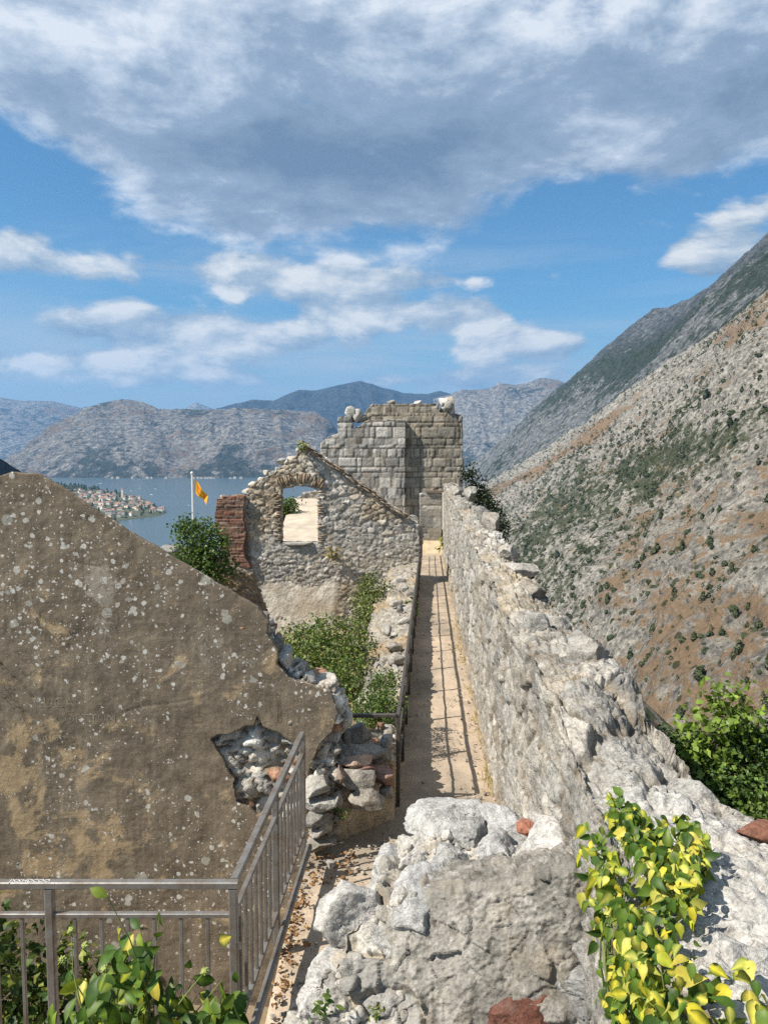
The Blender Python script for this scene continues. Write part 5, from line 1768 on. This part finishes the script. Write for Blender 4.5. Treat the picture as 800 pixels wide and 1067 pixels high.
# dead leaves and dry grass
rg = np.random.default_rng(5)
n_ = 300
pos = np.zeros((n_, 3))
pos[:, 1] = 5.2 + rg.uniform(0, 1, n_) ** .8 * 2.1
pos[:, 0] = -.82 + np.abs(rg.normal(size=n_)) * .08 + np.where(pos[:, 1] > 6.7, rg.uniform(0, .5, n_), 0)
pos[:, 2] = zpath(pos[:, 1]) + .015 + rg.uniform(0, .02, n_)
BR = np.array([(.32, .17, .07), (.24, .13, .06), (.4, .26, .12), (.18, .1, .05)])
cA = BR[rg.integers(4, size=n_)]
V, Fs, Cc = leaves(pos, rdir(n_, rg, (0, 0, 1), .5), rdir(n_, rg), rg.uniform(.03, .06, n_), cA, cA * .8, .35, .3, .3, 1)
tag(mk('dry_leaves', V, Fs, leaf_mat('dead_leaf', .8, .15), None, Cc, smooth=False), kind='stuff')


def blades(name, pos, h_, cA, m, rg, lean=.5):
    n = len(pos)
    V, Fs, Cc = leaves(pos, rdir(n, rg, (0, -1, .2), .8), rdir(n, rg, (0, 0, 1), lean), h_, cA, cA, .035, .0, .25, 1)
    return tag(mk(name, V, Fs, m, None, Cc, smooth=False), kind='stuff')


n_ = 3000
Yq = np.exp(rg.uniform(math.log(8.6), math.log(37), n_))
clump = fbm(np.c_[Yq * 1.3, Yq * 0, Yq * 0], 3, 6)
pos = np.c_[xr(Yq) + .03 - np.abs(rg.normal(size=n_)) * (.06 + .05 * clump), Yq, zpath(Yq) + .02]
STRAW = np.array([(.44, .34, .17), (.36, .27, .13), (.5, .4, .22), (.25, .22, .09)])
keep = clump > -.15
blades('dry_grass', pos[keep], rg.uniform(.06, .2, n_)[keep], STRAW[rg.integers(4, size=n_)][keep], leaf_mat('straw', .8, .25), rg)

# ------------------------------------------------------------------ shrubs on the mountainside
def shrub_mesh(seed, tree=False):
    rg = np.random.default_rng(seed)
    n = 90
    d = rdir(n, rg, (0, 0, .25))
    pos = d * (rg.uniform(.5, 1, n) ** .5)[:, None] * np.array([.5, .5, .55 if tree else .42]) + np.array([0, 0, .5 if tree else .32])
    if tree:
        pos[:, :2] *= np.clip(1.25 - pos[:, 2:3], .2, 1)
        pos[:, 2] *= 1.5
    t = rg.uniform(.6, 1.3, n)
    c1 = np.array([(.055, .07, .028)]) * t[:, None]
    V, Fs, Cc = leaves(pos, d + np.array([0, 0, .3]), rdir(n, rg), np.full(n, .34), c1, c1, .5, .2, .2, 1)
    return V, Fs, Cc


M_SCRUB = leaf_mat('hill_scrub', .7, .1)
protos = []
for k in range(5):
    V, Fs, Cc = shrub_mesh(70 + k, k >= 3)
    protos.append((mesh('hill_shrub', V, Fs, M_SCRUB, Cc, False), V, Fs, Cc))
rg = np.random.default_rng(9)
grid = near_V
nt_, ns_, _ = grid.shape
cand = []
tries = 0
dens_seed = 123
while len(cand) < 6500 and tries < 90000:
    tries += 1
    i = int((rg.uniform() ** 1.1) * (nt_ - 1))
    j = int(rg.uniform(.08, .80) * ns_)
    p_ = grid[i, j]
    if p_[1] < 90 or p_[1] > 2300:
        continue
    px = 400 + p_[0] / p_[1] * FPX
    py = 470 - p_[2] / p_[1] * FPX
    if px > 850 or px < 470 or py > 860:
        continue
    tq, sq = i / (nt_ - 1), j / (ns_ * 1.2) * 1.2
    d_ = fbm(np.array([p_ / np.array([60, 90, 40])]), 3, dens_seed)[0]
    band = math.exp(-((tq - .42) / .13) ** 2) * (sq < .5) + math.exp(-((sq - .47) / .08) ** 2) * (tq < .4)
    if rg.uniform() > np.clip(.3 + 1.1 * max(d_, -.1) + .9 * min(band, 1), .04, 1):
        continue
    big = 1.0 + 2.2 * rg.uniform() ** 2 * (1.0 if rg.uniform() < .8 else 1.5) * (1 + .3 * min(band, 1))
    cand.append((p_, big, big / p_[1]))
cand.sort(key=lambda c_: -c_[2])
for k, (p_, s_, _) in enumerate(cand[:290]):
    o_ = bpy.data.objects.new('hillside_shrub', protos[rg.integers(5)][0])
    C.objects.link(o_)
    o_.location = p_ - np.array([0, 0, .15 * s_])
    o_.scale = (s_ * rg.uniform(.8, 1.3), s_ * rg.uniform(.8, 1.3), s_ * rg.uniform(.75, 1.1))
    o_.rotation_euler = (0, 0, rg.uniform(0, 6.28))
    tag(o_, 'dark green shrub dotted on the dry rocky mountainside', 'shrub', 'shrubs dotted over the mountainside')
Vs, Fss, Cs, n = [], [], [], 0
for (p_, s_, _) in cand[290:]:
    _, V, Fs, Cc = protos[rg.integers(5)]
    sel = rg.permutation(90)[:24]
    k = len(V) // 90
    vi = (sel[:, None] * k + np.arange(k)[None]).ravel()
    Vq = (V[vi] * s_ * 1.25) @ rotz(rg.uniform(0, 6.28)).T + p_
    nf = len(Fs) // 90
    Fq = Fs[:nf][None] + (np.arange(24) * k)[:, None, None]
    Vs.append(Vq)
    Fss.append(Fq.reshape(-1, 4) + n)
    Cs.append(Cc[vi])
    n += len(Vq)
tag(mk('far_scrub', np.concatenate(Vs), np.concatenate(Fss), M_SCRUB, None, np.concatenate(Cs), smooth=False), kind='stuff')

# ------------------------------------------------------------------ the village on its spit, and the boats
shore = [(-40, 506), (40, 502), (62, 505), (82, 508), (104, 511), (122, 515), (140, 518), (152, 521), (158, 525), (163, 529), (174, 532.5), (174, 535), (164, 538), (146, 540), (125, 543), (100, 560), (-40, 600)]
spoly = [tuple(Pz(a, b, SEA)[:2]) for a, b in shore]
sp_ = np.array(spoly)
gx = np.linspace(sp_[:, 0].min() - 20, sp_[:, 0].max() + 20, 150)
gy = np.linspace(sp_[:, 1].min() - 20, sp_[:, 1].max() + 20, 190)
G = np.stack(np.meshgrid(gx, gy, indexing='ij'), -1).reshape(-1, 2)
ins = inpoly(G[:, 0], G[:, 1], spoly)
_, dist = nearest_on(G, [spoly])
hgt = np.where(ins, 1.2 + 26 * (1 - np.exp(-dist / 150.)), -3.5)
hgt = hgt + np.where(ins & (dist > 15), 3 * fbm(np.c_[G / 60, 0 * G[:, 0]], 3, 3), 0)
tag(mk('spit', np.c_[G, SEA + hgt], gridquads(150, 190), M_GROUND, None, np.tile((.1, .6, 0), (len(G), 1))), kind='structure')


def ground_z(x, y):
    if not inpoly(np.array([x]), np.array([y]), spoly)[0]:
        return None
    _, d_ = nearest_on(np.array([[x, y]]), [spoly])
    return SEA + 1.0 + 26 * (1 - math.exp(-d_[0] / 150)), d_[0]


M_PLAST = plain_mat('house_wall', (.7, .66, .58), .9, .2, .3)
M_TILE = plain_mat('terracotta_roof', (.30, .185, .13), .9, .4, .5)


def house_mesh(seed):
    rg = np.random.default_rng(seed)
    w_, d_, h_ = rg.uniform(8, 15), rg.uniform(8, 12), rg.uniform(6, 10)
    r_ = rg.uniform(2.2, 3.4)
    e = .5
    V = [(-w_ / 2, -d_ / 2, 0), (w_ / 2, -d_ / 2, 0), (w_ / 2, d_ / 2, 0), (-w_ / 2, d_ / 2, 0), (-w_ / 2, -d_ / 2, h_), (w_ / 2, -d_ / 2, h_), (w_ / 2, d_ / 2, h_), (-w_ / 2, d_ / 2, h_)]
    F4 = [[0, 1, 5, 4], [1, 2, 6, 5], [2, 3, 7, 6], [3, 0, 4, 7]]
    wm = mesh('house_wall', V, np.array(F4), M_PLAST, None, False)
    V = [(-w_ / 2 - e, -d_ / 2 - e, h_ - .1), (w_ / 2 + e, -d_ / 2 - e, h_ - .1), (w_ / 2 + e, d_ / 2 + e, h_ - .1), (-w_ / 2 - e, d_ / 2 + e, h_ - .1), (-w_ / 2 + d_ * .35, 0, h_ + r_), (w_ / 2 - d_ * .35, 0, h_ + r_)]
    rm = mesh('house_roof', V, [np.array([[0, 1, 5, 4], [2, 3, 4, 5], [3, 2, 1, 0]]), np.array([[1, 2, 5], [3, 0, 4]])], M_TILE, None, False)
    # dark openings
    V, Fw = [], []
    for f in range(int(h_ // 3)):
        for k in range(3):
            x = -w_ / 2 + w_ * (k + .5) / 3
            z_ = 1.2 + f * 3
            b = len(V)
            V += [(x - .55, -d_ / 2 - .06, z_), (x + .55, -d_ / 2 - .06, z_), (x + .55, -d_ / 2 - .06, z_ + 1.4), (x - .55, -d_ / 2 - .06, z_ + 1.4),
                  (x - .55, -d_ / 2 + .02, z_), (x + .55, -d_ / 2 + .02, z_), (x + .55, -d_ / 2 + .02, z_ + 1.4), (x - .55, -d_ / 2 + .02, z_ + 1.4)]
            Fw += [[b, b + 1, b + 2, b + 3], [b + 1, b, b + 4, b + 5], [b + 3, b + 2, b + 6, b + 7], [b, b + 3, b + 7, b + 4], [b + 2, b + 1, b + 5, b + 6]]
    om = mesh('shutters', V, np.array(Fw), M_WOOD, None, False)
    return wm, rm, om


hm = [house_mesh(k) for k in range(6)]
rg = np.random.default_rng(31)
placed = []
tries = 0
while len(placed) < 115 and tries < 9000:
    tries += 1
    px, py = rg.uniform(78, 174), rg.uniform(514, 541)
    if py < 517 and rg.uniform() < .7:
        continue
    q = Pz(px, py, SEA + 4)
    g = ground_z(q[0], q[1])
    if g is None or g[1] < 7 or g[1] > 190:
        continue
    if any(abs(q[0] - a) < 12 and abs(q[1] - b) < 13 for a, b in placed):
        continue
    placed.append((q[0], q[1]))
    t = thing('village_house', 'small pale house with a terracotta roof in the village on the spit', 'house', (q[0], q[1], g[0] - 1.2), 'houses of the village on the spit')
    t.rotation_euler = (0, 0, rg.uniform(-.6, .6))
    t.scale = (.85, .85, .85)
    wm, rm, om = hm[rg.integers(6)]
    for nm, me in (('wall', wm), ('roof', rm)):
        o_ = bpy.data.objects.new(nm, me)
        C.objects.link(o_)
        o_.parent = t
# church tower of the village
q = Pz(128, 521, SEA + 4)
g = ground_z(q[0], q[1])
if g:
    t = thing('bell_tower', 'slim pale bell tower standing among the village houses', 'tower', (q[0], q[1], g[0] - 1))
    V, Fs, _ = hexa({(i, j, k): (q[0] + (i - .5) * 6, q[1] + (j - .5) * 6, g[0] - 1 + k * 24) for i in (0, 1) for j in (0, 1) for k in (0, 1)}, 3)
    mk('shaft', V, Fs, M_PLAST, t, smooth=False)
    z_ = g[0] + 23
    V = [(q[0] - 3.4, q[1] - 3.4, z_), (q[0] + 3.4, q[1] - 3.4, z_), (q[0] + 3.4, q[1] + 3.4, z_), (q[0] - 3.4, q[1] + 3.4, z_), (q[0], q[1], z_ + 5)]
    mk('spire', V, [np.array([[0, 1, 4], [1, 2, 4], [2, 3, 4], [3, 0, 4]]), np.array([[3, 2, 1, 0]])], M_TILE, t, smooth=False)
# wood on the spit
rg = np.random.default_rng(77)
Vs, Fss, Cs, n = [], [], [], 0
cnt = 0
while cnt < 1100:
    px, py = rg.uniform(20, 172), rg.uniform(504, 542)
    q = Pz(px, py, SEA + 6)
    g = ground_z(q[0], q[1])
    if g is None or g[1] < 6:
        continue
    cnt += 1
    if any(abs(q[0] - a) < 8 and abs(q[1] - b) < 8 for a, b in placed):
        continue
    _, V, Fs, Cc = protos[rg.integers(5)]
    if py > 516.5 and rg.uniform() < .58:
        continue
    s_ = rg.uniform(4, 7.5) if py > 516.5 else rg.uniform(5, 11)
    Vq = V * s_ + np.array([q[0], q[1], g[0] - 1])
    Vs.append(Vq)
    Fss.append(Fs + n)
    Cs.append(Cc * 1.5)
    n += len(Vq)
tag(mk('wood', np.concatenate(Vs), np.concatenate(Fss), M_SCRUB, None, np.concatenate(Cs), smooth=False), kind='stuff')


def boat(px, py, L, sail, label, seed):
    q = Pz(px, py, SEA)
    t = thing('sailing_boat' if sail else 'motor_boat', label, 'boat', q)
    t.rotation_euler = (0, 0, .3 * math.sin(seed * 2))
    V = []
    st = 9
    for i in range(st):
        f = i / (st - 1)
        w_ = L * .15 * math.sin(min(1, (1 - f) * 1.6 + .05) * math.pi / 2)
        x = (f - .5) * L
        V += [(x, 0, -.3), (x, -w_ * .7, .1), (x, -w_, L * .09 + .02 * L * f), (x, w_, L * .09 + .02 * L * f), (x, w_ * .7, .1)]
    Fq = []
    for i in range(st - 1):
        for k in range(5):
            Fq.append([i * 5 + k, i * 5 + (k + 1) % 5, (i + 1) * 5 + (k + 1) % 5, (i + 1) * 5 + k])
    caps = [[0, 1, 2, 3, 4], [(st - 1) * 5 + k for k in (4, 3, 2, 1, 0)]]
    base = np.array(q)
    mk('hull', np.array(V) + base, [np.array(Fq), np.array(caps)], M_WHITE, t, smooth=False)
    V, Fs, _ = hexa({(i, j, k): ((-.2 + .4 * i + .04 * k * (1 - 2 * i)) * L, (j - .5) * L * .2, L * .085 + k * L * (.05 if sail else .12)) for i in (0, 1) for j in (0, 1) for k in (0, 1)}, L / 6)
    mk('cabin', V + base, Fs, M_WHITE, t, smooth=False)
    if sail:
        V, Fc = loft_box((base[0], base[1], base[2] + .5), (base[0], base[1], base[2] + L * 1.35), .3, .3, (0, 1, 0))
        mk('mast', V, Fc, M_WHITE, t, smooth=False)


boat(146, 509.5, 17, True, 'white sailing boat with a tall mast, farthest out of the boats off the village', 1)
boat(158, 516, 15, False, 'white motor boat midway between the village and the sailing boat', 2)
boat(137, 512, 12, False, 'small white motor boat nearest to the wooded shore of the spit', 3)
boat(174.5, 522.5, 9, False, 'small white motor boat off the tip of the village spit', 4)
boat(197, 527, 8, False, 'tiny white motor boat close to the left of the flagpole', 5)
boat(162, 510, 13, False, 'white motor boat just right of the sailing boat', 6)
boat(105, 505, 30, False, 'long white excursion boat near the far end of the wooded spit', 7)
# houses of the far shore
rg = np.random.default_rng(8)
for px in list(rg.uniform(196, 252, 13)) + list(rg.uniform(100, 190, 7)):
    q = Pz(px, 498.6, SEA + 1)
    t = thing('shore_house', 'tiny pale house in the row along the far shore of the bay', 'house', q, 'houses along the far shore')
    wm, rm, om = hm[rg.integers(6)]
    for nm, me in (('wall', wm), ('roof', rm)):
        o_ = bpy.data.objects.new(nm, me)
        C.objects.link(o_)
        o_.parent = t
    t.scale = (1.0, 1.0, .8)

# gravel on the path, weeds in the joints
rg = np.random.default_rng(91)
Vs, Fss, Cs, n = [], [], [], 0
for k in range(900):
    Y = 5.0 + 16 * rg.uniform() ** 2.0
    if Y < 8.4:
        x = rg.uniform(-.78, .2)
    else:
        x = xr(Y) - abs(rg.normal()) * .25 if rg.uniform() < .6 else rg.uniform(xl(Y), xr(Y))
    sz = .012 + .03 * rg.uniform() ** 3
    Vb, Fb = rock((sz * 1.3, sz, sz * .8), 3000 + k % 40, 2, 6, .08, .4)
    Vs.append(Vb @ rotz(k).T + np.array([x, Y, float(zpath(Y)) + .025]))
    Fss.append(Fb + n)
    Cs.append(np.tile(np.array([.42, .38, .32]) * rg.uniform(.6, 1.25), (len(Vb), 1)))
    n += len(Vb)
tag(mk('gravel', np.concatenate(Vs), np.concatenate(Fss), M_STONE, None, np.concatenate(Cs)), kind='stuff')


def weed(px, py, Y, label, h_, n_, seed, pal):
    rg = np.random.default_rng(seed)
    b = P(px, py, Y)
    t = thing('weed', label, 'weed', b)
    pos = b + np.c_[rg.normal(size=(n_, 2)) * h_ * .28, rg.uniform(0, 1, n_) * h_]
    c1 = np.array(pal)[rg.integers(len(pal), size=n_)] * rg.uniform(.7, 1.2, n_)[:, None]
    V, Fs, Cc = leaves(pos, rdir(n_, rg, (0, -.5, .8), .6), rdir(n_, rg, (0, -.2, .5), .9), rg.uniform(.3, .6, n_) * h_, c1, c1 * .85, .2, .25, .3, 3)
    mk('foliage', V, Fs, M_LEAF, t, Cc)
    twigs('stems', b - np.array([0, 0, .03]), pos[::4], .003, M_STEM, t, rg)


weed(338, 1058, 3.85, 'small green weed sprouting at the lower left foot of the broken wall end', .1, 26, 1, GREEN)
weed(392, 1060, 3.72, 'tiny yellowish weed rooted between boulders at the bottom of the broken wall end', .08, 22, 2, OLIVE)
weed(354, 852, 7.3, 'tiny green weed growing from a joint of the stepped stub wall', .1, 24, 3, GREEN)
weed(316, 470, 26.7, 'tuft of olive weed near the peak of the window gable', .35, 40, 4, OLIVE)
weed(346, 582, 26.7, 'dry yellowish tuft growing from the face of the window gable below the sill', .4, 50, 5, [(.3, .24, .1), (.24, .2, .08)])
weed(463, 572, 36.8, 'yellow green weed at the far end of the walkway against the parapet foot', .5, 60, 6, [(.3, .28, .06), (.2, .22, .06)])
weed(428, 640, 19.5, 'small green weed on the retaining wall beside the railing', .35, 50, 7, GREEN)
